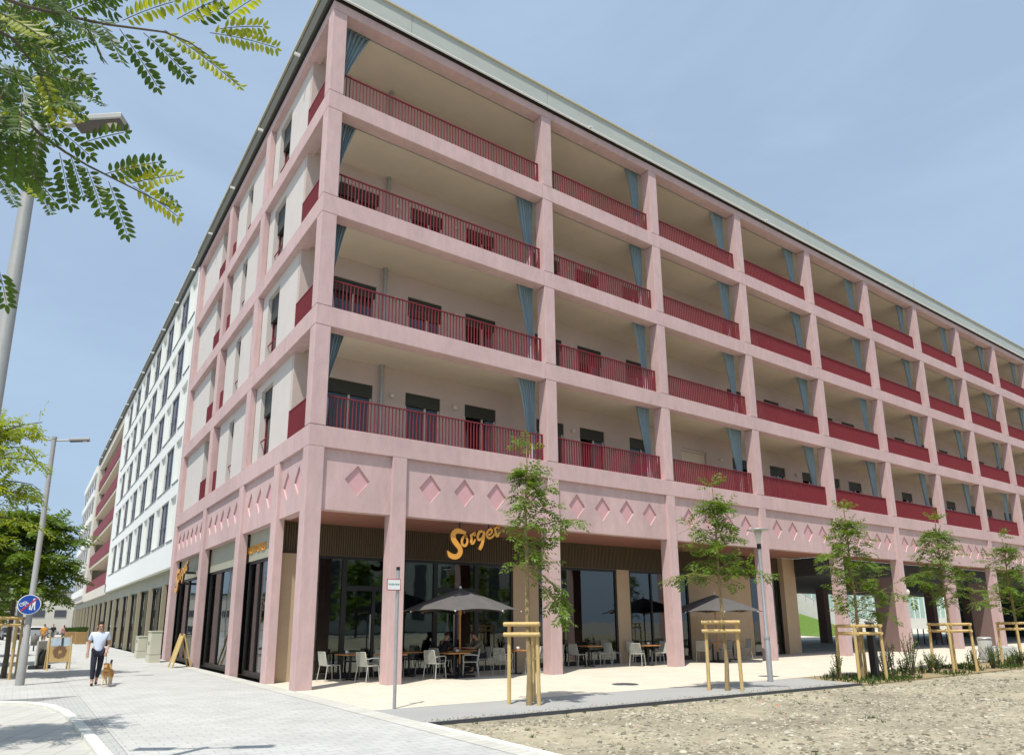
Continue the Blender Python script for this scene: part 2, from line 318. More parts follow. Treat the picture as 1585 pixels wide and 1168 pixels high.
# uneven gravel lot
rnd = random.Random(4)
from mathutils import noise as NZ
def lotz(x, y):
    e = min(1, max(0, (-7.1-.05*x-y)/1.5)); k = min(1, max(0, x/1.0))
    return -.055 + e*k*(.10*NZ.noise((x*.35, y*.35, 3)) + .05*NZ.noise((x*1.3, y*1.3, 9)) + .03) + .012*NZ.noise((x*5, y*5, 1))
b = MB(); nx, ny = 190, 90; vs = []
for j in range(ny+1):
    for i in range(nx+1):
        x = 75*(i/nx)**1.7; y = -6.9-.05*min(x, 14) - 43*(j/ny)**2.2
        vs.append((x, y, lotz(x, y)))
b.add(vs, [(j*(nx+1)+i, (j+1)*(nx+1)+i, (j+1)*(nx+1)+i+1, j*(nx+1)+i+1) for j in range(ny) for i in range(nx)], 0, True)
tag(b.build('gravel_lot', M['gravel']), kind='structure')
b = MB()
for k in range(46000):
    if k < 33000: x = rnd.uniform(.1, 17); y = rnd.uniform(-13.8, -7.1-.05*x)
    else: x = rnd.uniform(4, 45); y = rnd.uniform(-16, -7.8)
    clump = NZ.noise((x*.6, y*.6, 7))
    if rnd.random() > .6+1.1*clump: continue
    r = rnd.uniform(.009, .030) * (1 if rnd.random() < .93 else 2.0)
    z = lotz(x, y); a = rnd.uniform(0, 6.28); fl = rnd.uniform(.35, .8); el = rnd.uniform(.8, 1.7)
    vs = []
    for i, (px, py, pz) in enumerate(((1,0,0),(.3,.95,.1),(-.8,.55,0),(-.85,-.5,.1),(.25,-.95,0),(.45,.1,.8),(-.35,.3,.85),(-.1,-.45,.75))):
        q = 1+rnd.uniform(-.25, .25); X, Y = px*r*q*el, py*r*q
        vs.append((x+X*math.cos(a)-Y*math.sin(a), y+X*math.sin(a)+Y*math.cos(a), z-.002+pz*r*fl*q))
    b.add(vs, [(0,1,5),(1,6,5),(1,2,6),(2,3,6),(3,7,6),(3,4,7),(4,0,7),(0,5,7),(5,6,7)])
for k in range(900):
    x = rnd.uniform(.1, 12); y = -6.85-.05*x+abs(rnd.gauss(0, .16)); r = rnd.uniform(.006, .02); z = .004; a = rnd.uniform(0, 6.28)
    b.add([(x+r*math.cos(a+q)*w, y+r*math.sin(a+q)*w, z+h*r) for q, w, h in ((0,1,0),(2.1,.9,0),(4.2,1.1,0),(1,.4,.8))], [(0,1,3),(1,2,3),(2,0,3)])
tag(b.build('loose_gravel', M['stone']), kind='stuff')
b = MB()
for k in range(90):
    x = rnd.uniform(.3, 26); y = rnd.uniform(-13.5, -7.3-.05*x)
    if rnd.random() < .5: y = -7.05-.05*min(x, 12)-rnd.uniform(0, .25)
    for q in range(14):
        a = rnd.uniform(0, 6.28); c = Vector((x+rnd.gauss(0, .03), y+rnd.gauss(0, .03), lotz(x, y))); d = Vector((math.cos(a)*.6, math.sin(a)*.6, 1)).normalized()*rnd.uniform(.03, .10); w = Vector((-math.sin(a), math.cos(a), 0))*.006; b.add([c-w, c+w, c+d], [(0,1,2)])
tag(b.build('weeds', M['leafd']), kind='stuff')
# planting bed
bed = [(12.95, -5.5), (80, -5.64), (80, -8.2), (30, -7.9), (12.45, -7.62)]
sheet('planting_bed', bed, -.02, M['earth'], .1)
# ================================================================== PINK CORNER BUILDING
def BT(k): return 6.893 + (k-1)*3.5
TB = .588
W_ = .449
CX = [0.0] + [8.125 + 5.721*i for i in range(12)]
XE = CX[-1] + W_
PB = thing('corner_building', (0, 0, 0), 'pink concrete corner building with deep balconies, dark red railings and a ground floor arcade', 'building')
LV = [1, 2, 3, 4, 5]
ZR = 20.64
for k in LV:
    b = MB(); z0, z1 = BT(k)-TB, BT(k)
    if k == 5: z0, z1 = 20.33, ZR
    b.slab([(0, 0), (CX[1]+.5*5.72*(k == 5)-.004, 0), (CX[1]+.5*5.72*(k == 5)-.004, W_), (W_, W_), (W_, 12.596), (0, 12.596)], z0, z1); b.box(0, W_, 12.604, 19.95, z0, z1)
    js = [CX[i]+.5*5.72*(k == 5) for i in range(1, 12)]+[XE]
    for i in range(11): b.box(js[i]+.004, js[i+1]-.004, 0, W_, z0, z1)
    b.build('beam', M['pink'], PB, .012)
def segs():
    return [(BT(k)+.014, (BT(k+1)-TB if k < 4 else 20.33)-.014) for k in (1, 2, 3, 4)]
for i, x in enumerate(CX):
    b = MB(); d = .426
    b.box(x, x+W_, 0, .45 if i else d, -.1, BT(1)-TB-.004)
    for z0, z1 in segs(): b.box(x, x+W_, 0, .45 if i else d, z0, z1)
    b.build('column', M['pink'], PB, .012)
b = MB(); b.box(2.475, 2.924, 0, .45, -.1, BT(1)-TB-.004); b.build('column', M['pink'], PB, .012)
b = MB(); b.box(0, .26, 2.55, 3.06, -.1, BT(1)-TB-.004); b.build('column', M['pink'], PB, .012)
for y0, y1, d in ((6.65, 7.2, .20), (12.6, 13.16, .42), (19.2, 19.95, .22)):
    b = MB(); b.box(0, .28, y0, y1, -.1, BT(1)-TB-.004)
    for z0, z1 in segs(): b.box(0, d, y0, y1, z0-.01, z1+.01)
    b.build('column', M['pink'], PB, .012)
# frieze panels with sunk diamonds
ZP0, ZP1 = 4.62, BT(1)-TB-.004
def frieze(a, c, n, right, pitch):
    b = MB(); mid = (a+c)/2; xs = [mid+(i-(n-1)/2)*pitch for i in range(n)]; edges = [a]+[(xs[i]+xs[i+1])/2 for i in range(n-1)]+[c]
    f0, f1, fb = .10, .148, .42; hw, hh, zc = .365, .425, 5.50
    def P(s, d, z): return (s, d, z) if right else (d, s, z)
    def add(vs, fs, m=0):
        b.add(vs, fs if right else [tuple(reversed(f)) for f in fs], m)
    for i in range(n):
        l, r, x = edges[i], edges[i+1], xs[i]
        q = [(l,ZP0),(r,ZP0),(r,ZP1),(l,ZP1),(x-hw,zc),(x,zc-hh),(x+hw,zc),(x,zc+hh)]
        add([P(s, f0, z) for s, z in q], [(0,1,5),(1,6,5),(1,2,6),(2,7,6),(2,3,7),(3,4,7),(3,0,4),(0,5,4)])
        add([P(s, f0, z) for s, z in q[4:]]+[P(s, f1, z) for s, z in q[4:]], [(0,1,5,4),(1,2,6,5),(2,3,7,6),(3,0,4,7)])
        add([P(s, f1, z) for s, z in q[4:]], [(0,1,2,3)], 1)
    add([P(a,f0,ZP0),P(c,f0,ZP0),P(c,fb,ZP0),P(a,fb,ZP0)], [(3,2,1,0)])
    add([P(a,fb,ZP0),P(c,fb,ZP0),P(c,fb,ZP1),P(a,fb,ZP1)], [(3,2,1,0)])
    add([P(a,f0,ZP1),P(c,f0,ZP1),P(c,fb,ZP1),P(a,fb,ZP1)], [(0,1,2,3)])
    b.build('frieze_panel', [M['pink'], M['pinkd']], PB)
frieze(W_, 2.475, 1, True, 1); frieze(2.924, CX[1], 4, True, 1.18)
for i in range(1, 12): frieze(CX[i]+W_, CX[i+1], 4 if i < 4 else 5, True, 1.18 if i < 4 else .98)
frieze(.426, 2.55, 2, False, 1.0); frieze(3.06, 6.65, 3, False, 1.08); frieze(7.2, 12.6, 5, False, 1.02); frieze(13.16, 19.2, 6, False, .98)
# balcony slabs, back walls, openings
YB = 2.42
for k in LV:
    z0 = BT(k)-TB+.14 if k < 5 else 20.47
    if k > 1:
        b = MB(); b.box(W_+.003, XE, W_+.003, YB+.3, z0, (BT(k)-.03) if k < 5 else ZR-.01)
        b.build('balcony_ceiling', M['cream'], PB)
        b = MB(); b.box(W_+.003, 2.2, 12.1, 15.4, z0, (BT(k)-.03) if k < 5 else ZR-.01); b.build('balcony_ceiling', M['cream'], PB)
    else:
        b = MB(); b.box(W_+.003, XE, W_+.003, YB+.3, BT(1)-.25, BT(1)-.03); b.box(W_+.003, 2.2, 12.1, 15.4, BT(1)-.25, BT(1)-.03); b.build('balcony_floor', M['cream'], PB)
WIN = [(.95, 2.8), (3.98, 5.32), (6.31, 7.64), (9.5, 10.85), (11.68, 13.0), (14.43, 15.7), (21.25, 22.6), (24.2, 25.5), (27.0, 28.3), (29.4, 30.6), (31.5, 32.85), (35.0, 36.3), (37.5, 38.8), (41, 42.3), (43.4, 44.7), (46.8, 48.1), (49.2, 50.5), (52.6, 53.9), (55, 56.3)]
def wall_open(b, s0, s1, z0, z1, ops, d0, d1, right=True):
    def bx(a, c, e, f):
        if right: b.box(a, c, d0, d1, e, f)
        else: b.box(d0, d1, a, c, e, f)
    s = s0
    for a, c, e, f in sorted(ops):
        if a > s: bx(s, a, z0, z1)
        if f < z1: bx(a, c, f, z1)
        if e > z0: bx(a, c, z0, e)
        s = c
    if s < s1: bx(s, s1, z0, z1)
for k in (1, 2, 3, 4):
    z0, z1 = BT(k)-.028, (BT(k+1)-TB+.138 if k < 4 else 20.468)
    wins = WIN if k < 4 else []
    ops = [(a, c, z0, z0+2.36) for a, c in wins]
    if k == 1: ops.append((17.65, 19.36, z0, z0+2.36))
    b = MB(); wall_open(b, .205, XE-.3, z0, z1, ops, YB, YB+.22)
    b.build('back_wall', M['bwall'], PB)
    for a, c, e, f in ops:
        if k == 1 and a == 17.65:
            b = MB(); b.box(a+.01, c-.01, YB+.1, YB+.16, e, f-.12); b.box(a+.01, c-.01, YB+.06, YB+.18, f-.11, f-.002, 1)
            o = b.build('door', [M['cream'], M['frame']], PB)
            b2 = MB(); b2.box(a+.12, a+.15, YB+.05, YB+.1, e+1.0, e+1.14); b2.build('handle', M['steel'], o); continue
        b = MB(); t = .07
        b.box(a+.004, a+t, YB+.07, YB+.16, e+.01, f-.44); b.box(c-t, c-.004, YB+.07, YB+.16, e+.01, f-.44)
        b.box(a+.58*(c-a)-.035, a+.58*(c-a)+.035, YB+.07, YB+.16, e+.01, f-.44); b.box(a+t, c-t, YB+.075, YB+.155, e+.01, e+.09)
        o = b.build('window', M['frame'], PB)
        b = MB(); b.box(a+.004, c-.004, YB+.11, YB+.125, e+.09, f-.44); b.build('pane', M['wglass'], o)
        b = MB(); b.box(a+.004, c-.004, YB+.05, YB+.17, f-.44-(.0 if k != 2 else .25*((int(a*7)) % 2)), f-.002); b.build('blind', M['blind'], o)
for k in (1, 2, 3, 4):
    b = MB(); zc = (BT(k+1)-TB+.14 if k < 4 else 20.47); b.box(W_+.01, XE-.1, .60, .625, zc-.022, zc-.002); b.build('curtain_rail', M['steel'], PB)
# wall lamps and downpipes
b = MB()
for k in (1, 2, 3):
    for x in (3.45, 5.85, 9.15, 11.25, 20.3, 26.4):
        q = MB(); q.lathe([(0, -.07), (.05, -.06), (.075, 0), (.05, .06), (0, .07)], 10); q.box(-.03, .03, .03, .10, -.03, .03); o = q.build('wall_lamp', M['globe'], PB); o.location = (x, YB-.1, BT(k)+2.08)
for k in (1, 2, 3, 4):
    q = MB(); z0, z1 = BT(k)-.03, (BT(k+1)-TB+.138 if k < 4 else 20.46)
    q.tube([(3.05, YB-.13, z0), (3.05, YB-.13, z1)], .055, 10); q.tube([(3.05, YB-.13, z1-.42), (3.05, YB-.13, z1-.3)], .068, 10); q.tube([(3.05, YB-.13, z1-.06), (3.05, YB-.13, z1)], .08, 10)
    q.build('downpipe', M['steel'], PB)
# railings of flat bars
def railing(p0, p1, z, depth_axis, gap=.112):
    b = MB(); p0, p1 = Vector(p0), Vector(p1); d = p1-p0; L = d.length; d.normalize(); n = Vector((-d.y, d.x, 0)); up = Vector((0, 0, 1))
    mid = (p0+p1)/2
    b.obox((mid.x, mid.y, z+.965), d, n, up, L/2, .032, .014); b.obox((mid.x, mid.y, z+.07), d, n, up, L/2, .02, .012)
    k = max(1, int(round(L/gap)))
    for i in range(k):
        c = p0+d*((i+.5)*L/k); b.obox((c.x, c.y, z+.51), d, n, up, .007, .030, .44)
    for s in (.02, L-.02):
        c = p0+d*s; b.obox((c.x, c.y, z+.48), d, n, up, .018, .03, .48)
    return b.build('railing', M['red'], PB)
for k in (1, 2, 3, 4):
    z = BT(k)
    xs = [CX[i]+W_+.003 for i in range(12)]
    for i in range(12): railing((xs[i], .27, 0), (CX[i+1]-.003, .27, 0), z, 1)
    railing((.16, .43, 0), (.16, 2.41, 0), z, 0, .09)
    railing((.18, 12.2, 0), (.18, 12.59, 0), z, 0, .09); railing((.18, 13.17, 0), (.18, 15.22, 0), z, 0, .09)
# left street front: recessed plaster walls and windows
for k in (1, 2, 3, 4):
    z0, z1 = BT(k)+.002, (BT(k+1)-TB if k < 4 else 20.33)-.002
    b = MB()
    wall_open(b, YB+.225, 6.65, z0, z1, [(4.62, 5.95, z0, z0+2.62)], .205, .50, False)
    wall_open(b, 7.2, 12.2, z0, z1, [(9.75, 10.55, z0, z0+2.62)], .205, .50, False)
    b.box(.205, .50, 15.25, 19.2, z0, z1)
    b.box(.502, 2.15, 15.25, 15.5, z0, z1); b.box(.502, 2.15, 11.95, 12.2, z0, z1); b.box(2.15, 2.3, 11.95, 15.5, z0, z1)
    b.build('plaster_wall', M['lwall'], PB)
    for a, c in ((4.62, 5.95), (9.75, 10.55)):
        b = MB(); b.box(.40, .46, a+.005, a+.06, z0+.01, z0+2.2); b.box(.40, .46, c-.06, c-.005, z0+.01, z0+2.2); b.box(.40, .46, (a+c)/2-.03, (a+c)/2+.03, z0+.01, z0+2.2); b.box(.40, .46, a+.06, c-.06, z0+.01, z0+.09)
        b.box(.27, .30, a+.005, c-.005, z0+.80, z0+.84); b.box(.27, .30, a+.01, a+.04, z0+.84-.84, z0+.80)
        o = b.build('window', M['red'], PB)
        b = MB(); b.box(.43, .445, a+.06, c-.06, z0+.09, z0+2.2); b.build('pane', M['wglass'], o)
        b = MB(); b.box(.33, .48, a+.005, c-.005, z0+2.2-(.5 if a < 5 else .1), z0+2.61); b.build('blind', M['blind'], o)
        b = MB(); 
        for i in range(9): b.box(.50, .53, a+.05+(c-a-.1)*i/9, a+.05+(c-a-.1)*(i+.55)/9, z0+.02, z0+2.2)
        b.build('curtain', M['frame'], o)
# solid dark cores stand in for unlit rooms behind upper windows
b = MB()
b.box(2.4, XE-.4, YB+.7, 14.5, BT(1)+.05, 20.3); b.box(.75, 2.39, YB+.7, 11.9, BT(1)+.05, 20.3); b.box(.75, 2.39, 15.6, 19.9, BT(1)+.05, 20.3); b.box(2.4, 14, 14.51, 19.9, BT(1)+.05, 20.3)
b.build('dark_core', M['inner'], PB)
# roof edge
b = MB()
for x0, x1 in [(-.14, 2.6)]+[(2.612+5.721*i, 2.6+5.721*(i+1)) for i in range(12)]: b.box(x0, x1, -.14, -.10, 20.72, 21.44)
b.build('roof_fascia', M['fascia'], PB)
b = MB(); b.box(-.10, XE, -.098, 15, 20.74, 21.40); b.box(-.10, 14, 15, 20, 20.74, 21.40); b.build('roof', M['fasciad'], PB)
b = MB(); b.box(-.05, XE, -.05, .5, ZR+.003, 20.737); b.box(-.05, .5, .5, 20, ZR+.003, 20.737); b.build('shadow_gap', M['black'], PB)  # solid black strip painted as the shadow line below the fascia
b = MB(); b.box(-.17, XE, -.17, -.102, 20.685, 20.716); b.build('roof_drip', M['signw'], PB)
b = MB(); b.box(-.20, XE, -.20, .6, 21.443, 21.50); b.box(-.20, .6, .6, 20, 21.443, 21.50); b.build('roof_cap', M['cap'], PB)
b = MB(); b.box(-.14, -.102, -.098, 19.98, 20.72, 21.44); b.build('roof_fascia', M['fasciad'], PB)  # same metal as the front fascia, darkened for how light meets this side
for x, y in ((-.3, 2.9), (-.3, 7.4), (-.3, 11.9), (-.3, 16.4)):
    b = MB(); b.box(-.32, -.142, y-.04, y+.04, 20.74, 20.82); b.build('roof_hook', M['signw'], PB)
for x in (10.4, 21.8, 33.3, 44.7):
    b = MB(); b.box(x-.06, x+.06, -.30, -.172, 20.65, 20.69); b.build('roof_hook', M['signw'], PB)
for u, v0, v1 in ((1010, 222, 190), (1250, 343, 326), (1413, 432, 415)):
    p = at(u, v0, 1, .3); b = MB(); b.tube([(p.x, .3, 21.45), (p.x, .3, 22.9 if u < 1100 else 22.6)], .016, 6); b.build('lightning_rod', M['steel'], PB)
# ------------------------------------------------------------------ ground floor
YG = 3.0; ZS = 3.68
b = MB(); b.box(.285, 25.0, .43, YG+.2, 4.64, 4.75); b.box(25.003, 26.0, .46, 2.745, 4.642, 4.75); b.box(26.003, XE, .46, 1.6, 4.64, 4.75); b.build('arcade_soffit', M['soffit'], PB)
b = MB(); b.box(.31, 26.0, YG+.04, YG+.2, ZS, 4.638)
x = .33
while x < 25.98: b.box(x, x+.035, YG-.005, YG+.038, ZS+.03, 4.636); x += .075
b.box(.31, 26.0, YG-.02, YG+.038, ZS, ZS+.03)
b.build('slatted_band', M['slat'], PB)
def shop(a, c, kind, right=True, plane=YG, z1=ZS-.004, mull=()):
    def bx(b, s0, s1, d0, d1, e, f, m=0):
        if right: b.box(s0, s1, plane+d0, plane+d1, e, f, m)
        else: b.box(plane+d0, plane+d1, s0, s1, e, f, m)
    b = MB(); t = .075
    bx(b, a, a+t, 0, .1, .002, z1); bx(b, c-t, c, 0, .1, .002, z1); bx(b, a+t, c-t, 0, .1, z1-.09, z1); bx(b, a+t, c-t, .004, .1, .002, .16)
    for q in mull: bx(b, q-.04, q+.04, 0, .1, .16, z1-.09)
    if kind == 'door': bx(b, a+t, c-t, .002, .1, 2.62, 2.78); bx(b, (a+c)/2-.05, (a+c)/2+.05, .002, .1, .16, 2.62)
    o = b.build('shop_door' if kind == 'door' else 'shop_window', M['dark'], PB)
    b = MB(); bx(b, a+t, c-t, .05, .062, .16, z1-.09); b.build('pane', M['glass'], o)
    if kind == 'door':
        b = MB(); bx(b, (a+c)/2-.14, (a+c)/2-.11, -.07, -.04, .85, 1.9); bx(b, (a+c)/2-.13, (a+c)/2-.12, -.04, .004, .9, .94); bx(b, (a+c)/2-.13, (a+c)/2-.12, -.04, .004, 1.8, 1.84); b.build('handle', M['steel'], o)
for a, c, kd, ml in ((1.335, 2.36, 'w', ()), (2.362, 4.35, 'door', ()), (4.352, 5.58, 'w', ()), (5.582, 7.2, 'door', ()), (7.202, 8.75, 'w', ()), (9.9, 13.9, 'w', (10.75, 10.9)), (14.6, 18.2, 'w', (15.9, 17.2)), (22.6, 25.0, 'w', (23.9,))):
    shop(a, c, kd, True, YG, ZS-.004, ml)
for a, c, e in ((.265, 1.333, .1), (8.752, 9.898, .0), (13.902, 14.598, 0), (18.202, 22.598, 0)):
    b = MB(); b.box(a, c, YG-.03-e, YG+.15, -.05, ZS-.003); b.build('tan_pier', M['tan'], PB)
b = MB(); b.box(25.002, 26.0, YG-.25, 4.2, -.05, 4.636); b.build('tan_pier', M['tan'], PB)
for a, c, ml in ((3.065, 6.645, (4.2, 5.4)), (7.255, 12.595, (8.9, 10.7)), (13.165, 19.195, (15.1, 17.1))):
    shop(a, c, 'w', False, .40, ZS-.004, ml)
    b = MB(); b.box(.36, .5, a, c, ZS, ZP0-.003); b.build('sign_band', M['olive'], PB)
b = MB(); b.box(.505, 24.99, YG+.21, 9, -.04, -.005); b.box(.505, 6, 9.01, 19.9, -.04, -.005); b.build('shop_floor', M['innerfloor'], PB)
b = MB(); b.box(6.01, 24.99, 9.0, 9.2, 0, 4.6); b.box(6.01, 6.2, 9.2, 19.9, 0, 4.6); b.box(.51, 6, 19.7, 19.9, 0, 4.6); b.build('shop_wall', M['inner'], PB)
b = MB(); b.box(.505, 24.99, YG+.21, 9.2, 4.3, 4.4); b.box(.505, 6.2, 9.21, 19.9, 4.3, 4.4); b.build('shop_ceiling', M['inner'], PB)
for x, y in ((1.7, 4.4), (2.3, 4.6), (3.4, 4.5), (6.2, 4.6), (7.9, 4.8)):
    b = MB(); b.tube([(x, y, 2.0), (x, y, 2.75)], .03, 8); b.tube([(x, y, 2.75), (x, y, 4.3)], .006, 5); b.build('pendant_lamp', M['wood'], PB)
b = MB(); b.box(2.2, 7.5, 6.2, 6.9, 0, 1.1); b.build('counter', M['wood2'], PB)
# open passage at the right
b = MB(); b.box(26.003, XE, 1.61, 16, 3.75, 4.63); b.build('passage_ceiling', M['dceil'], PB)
b = MB(); b.box(26.003, 80, 3.03, 16, -.1, -.003); tag(b.build('passage_floor', M['gutter']), kind='structure')
for x in (CX[5], CX[7], CX[9]):
    b = MB(); b.box(x+.02, x+W_-.02, .452, 1.5, -.05, 3.748); b.build('cross_wall', M['shadepier'], PB)  # flank shade painted by the dark wall colour
for x, y in ((41.2, 10.4), (45.5, 8.0), (52.2, 8), (60, 8.5)):
    b = MB(); b.box(x, x+.6, y, y+.6, -.05, 3.748); b.build('pillar', M['shadepier'], PB)
b = MB(); b.box(63.2, XE, 11.0, 11.3, -.05, 3.748); b.box(68, 68.3, 3.1, 11, -.05, 3.748); b.build('passage_wall', M['teal'], PB)
b = MB()
for x in (63.4, 64.8, 66.2, 67.6): b.box(x, x+.1, 10.93, 10.998, 0, 3.74)
b.box(63.5, 67.7, 10.93, 10.997, 2.3, 2.38); b.build('passage_frame', M['cgreen'], PB)
# ================================================================== WHITE STREET BUILDING
WB = thing('white_building', (0, 20, 0), 'white rendered street building with tall dark windows in five rows beside pink corner building', 'building')
WB.location = (0, 0, 0)
Y0, Y1 = 19.96, 52.6
tops = [20.45-3.08*i for i in range(5)][::-1]
b = MB(); RX = .14
zs = [4.42]
wins = []
for j in range(7):
    y = 20.55+4.9*j
    if y+1.5 < Y1: wins.append((y-.3, y+1.45, 0))
    if y+4.6 < Y1: wins.append((y+1.95, y+4.42, 1))
for r, zt in enumerate(tops):
    zb = zt-2.32
    lo = 4.42 if r == 0 else tops[r-1]
    b.box(0, .3, Y0, Y1, lo, zb)
    s = Y0
    for a, c, kd in wins: b.box(0, .3, s, a, zb, zt); s = c
    b.box(0, .3, s, Y1, zb, zt)
b.box(0, .3, Y0, Y1, tops[-1], 20.80)
b.build('wall', M['white'], WB)
for zt in tops:
    for a, c, kd in wins:
        if not kd: b = MB(); b.box(RX, .29, a, c, zt-2.32, zt); b.build('recessed_panel', M['whitep'], WB)
for zt in tops:
    for a, c, kd in wins:
        if kd:
            m = (a+c)/2; q = MB(); zb = zt-2.32
            q.box(.07, .13, a, a+.07, zb, zt); q.box(.07, .13, c-.07, c, zb, zt); q.box(.07, .13, m-.035, m+.035, zb, zt); q.box(.07, .13, a+.07, c-.07, zt-.08, zt); q.box(.07, .13, a+.07, c-.07, zb, zb+.08)
            q.box(.02, .04, a+.02, c-.02, zb+.95, zb+.98)
            o = q.build('window', M['greyw'], WB)
            q = MB(); q.box(.10, .11, a+.07, c-.07, zb+.08, zt-.08); q.build('pane', M['greypane'], o)
            q = MB(); q.box(-.04, .068, a-.05, c+.05, zb-.045, zb); q.build('sill', M['sill'], o)
b = MB()
for zt in tops:
    for a, c, kd in wins:
        if not kd: b.box(-.04, RX, a-.03, c+.03, zt-2.365, zt-2.321)
b.build('panel_sills', M['sill'], WB)
b = MB(); b.box(.35, 12, 20, 52.4, 4.7, 20.7); b.build('dark_core', M['inner'], WB)  # solid dark core in place of unlit rooms
b = MB(); b.box(.0, 12, Y0+.003, Y1, 4.30, 4.415); b.build('arcade_soffit', M['olive'], WB)
b = MB(); b.box(.36, .5, Y0, 101, 3.68, 4.298); b.build('sign_band', M['olive'], WB)
for i in range(17):
    y = 22.6+4.72*i; q = MB(); q.box(.14, .35, y, y+.22, -.02, 3.675); q.build('fin', M['fin'], WB)
    q = MB(); t = .06; a, c = y-4.15, y-.02
    if i == 0: a = 20.0
    q.box(.42, .5, a, a+t, 0, 3.68); q.box(.42, .5, c-t, c, 0, 3.68); q.box(.42, .5, a+t, c-t, 3.6, 3.68); q.box(.42, .5, a+t, c-t, 0, .14); q.box(.42, .5, (a+c)/2-.03, (a+c)/2+.03, .14, 3.6)
    o = q.build('shop_window', M['dark'], WB); q = MB(); q.box(.46, .47, a+t, c-t, .14, 3.6); q.build('pane', M['glass'], o)
b = MB(); b.box(.55, 6, 20, 101, -.04, -.004); b.box(5.8, 6, 20, 101, 0, 4.3); b.build('shop_interior', M['inner'], WB)
b = MB(); b.box(-.14, -.10, 20.0, 78.9, 20.82, 21.42); b.box(-.098, 12, 20.0, 78.9, 20.83, 21.38); b.build('roof_fascia', M['fasciad'], WB)  # street fascia again, its weak light put into the dark colour
b = MB(); b.box(-.19, .6, 20.01, 78.9, 21.423, 21.47); b.build('roof_cap', M['signw'], WB)
for i in range(12):
    y = 20.7+4.8*i; q = MB(); q.box(-.34, -.142, y-.05, y+.05, 20.70, 20.78); q.build('roof_hook', M['signw'], WB)
# loggia section with red parapets
LB = thing('loggia_building', (0, 0, 0), 'apartment section with five stacked dark red balcony parapets beyond the white windows', 'building')
b = MB(); b.box(0, .4, 52.61, 53.3, 4.42, 20.8); b.build('end_pier', M['white'], LB)
b = MB(); b.box(0, .4, 53.31, 78.9, 20.05, 20.82); b.build('frame_beam', M['far'], LB); b = MB(); b.box(0, .4, 52.61, 78.9, 4.25, 5.15); b.build('frame_beam', M['far'], LB)
b = MB(); b.box(0, .5, 77.6, 78.9, 5.16, 20.04); b.build('far_pier', M['far'], LB)
for i in range(5):
    z = 5.2+3.03*i
    q = MB(); q.box(.10, .16, 53.32, 77.58, z+.02, z+1.15); q.build('parapet', M['red'], LB)
    q = MB(); q.box(.17, 2.4, 53.32, 77.58, z-.30, z); q.build('balcony_floor', M['cream'], LB)
    q = MB(); q.box(2.41, 2.6, 53.32, 77.58, z-.30, z+2.75); q.build('back_wall', M['bwall'], LB)
    for j in range(8):
        y = 54.3+3*j; f = MB(); f.box(2.36, 2.405, y, y+1.5, z+.05, z+2.3); f.build('window', M['greyw'], LB)
b = MB(); b.box(.41, 2.4, 53.32, 77.58, 20.3, 20.8); b.build('balcony_floor', M['cream'], LB)
b = MB(); b.box(2.62, 12, 52.7, 78.8, 4.5, 20.8); b.build('dark_core', M['inner'], LB)  # solid core, the darkness of unlit rooms is its colour
FB = thing('far_building', (0, 0, 0), 'pale cream block with white balcony bands at far end of the street front', 'building')
b = MB(); b.box(.0, 12, 79, 101, 4.42, 21.2); b.build('wall', M['far'], FB)
for i in range(6):
    z = 5.2+3.03*i; q = MB(); q.box(-.18, -.003, 81, 101.3, z-.1, z+.75); q.build('balcony_band', M['white'], FB)
    for j in range(5 if i < 5 else 0): q = MB(); q.box(-.02, -.003, 82+4*j, 84+4*j, z+.8, z+2.5); q.build('window', M['greyw'], FB)
# ================================================================== COURTYARD behind the passage
b = MB(); b.box(20, 170, 16.001, 70, -.2, -.02); tag(b.build('courtyard_paving', M['slabs']), kind='structure')
g0 = at(1205, 981, 2, 0); g1 = at(1284, 985.2, 2, 0)
q0 = at(1205, 940, 1, 39); q1 = at(1290, 984, 1, 39)
b = MB(); b.add([g0, g1, (96, 39, .02), (max(q0.x, 60), 39, q0.z+.1)], [(0,1,2,3)])
tag(b.build('lawn_bank', M['grass']), kind='structure')
RW = thing('ramp_wall', (0, 0, 0), 'pale concrete stair wall sloping down above lawn behind the open passage', 'wall')
p0 = at(1200, 903, 1, 39); p1 = at(1296, 957, 1, 39)
b = MB(); b.add([(p0.x, y, z) for y in (39, 39.4) for z in (0, p0.z)]+[(p1.x, y, z) for y in (39, 39.4) for z in (0, p1.z)]+[(130, y, z) for y in (39, 39.4) for z in (0, p1.z)],
    [(0,4,5,1),(2,3,7,6),(1,5,7,3),(4,8,9,5),(6,7,11,10),(5,9,11,7),(0,1,3,2),(8,10,11,9)])
b.build('wall', M['pconc'], RW)
b = MB(); d = (p1-p0); b.tube([(p0.x, 39.2, p0.z+.9), (p1.x, 39.2, p1.z+.9), (130, 39.2, p1.z+.9)], .05, 6)
for i in range(9): q = p0+d*(i/8); b.tube([(q.x, 39.2, q.z), (q.x, 39.2, q.z+.9)], .04, 6)
b.build('handrail', M['steel'], RW)
b = MB(); b.add([(p0.x, y, p0.z+s) for y in (40.2, 40.6) for s in (-3, 1.2)]+[(p1.x+3, y, p1.z+s) for y in (40.2, 40.6) for s in (-3, 1.0)], [(0,4,5,1),(2,3,7,6),(1,5,7,3),(0,1,3,2),(4,6,7,5)])
b.build('upper_wall', M['pconc'], RW)
GB = thing('glass_building', (0, 0, 0), 'pale green channel glass building across the courtyard behind the passage', 'building')
b = MB(); b.box(50, 170, 44, 60, 0, 14); b.build('wall', M['cgreen'], GB)
b = MB()
for i in range(60): b.box(50+2*i, 50.16+2*i, 43.9, 43.998, .5, 13.9)
b.build('glass_ribs', M['signw'], GB)
b = MB(); b.box(50, 170, 43.7, 43.898, 0, .5); b.build('plinth', M['pconc'], GB)
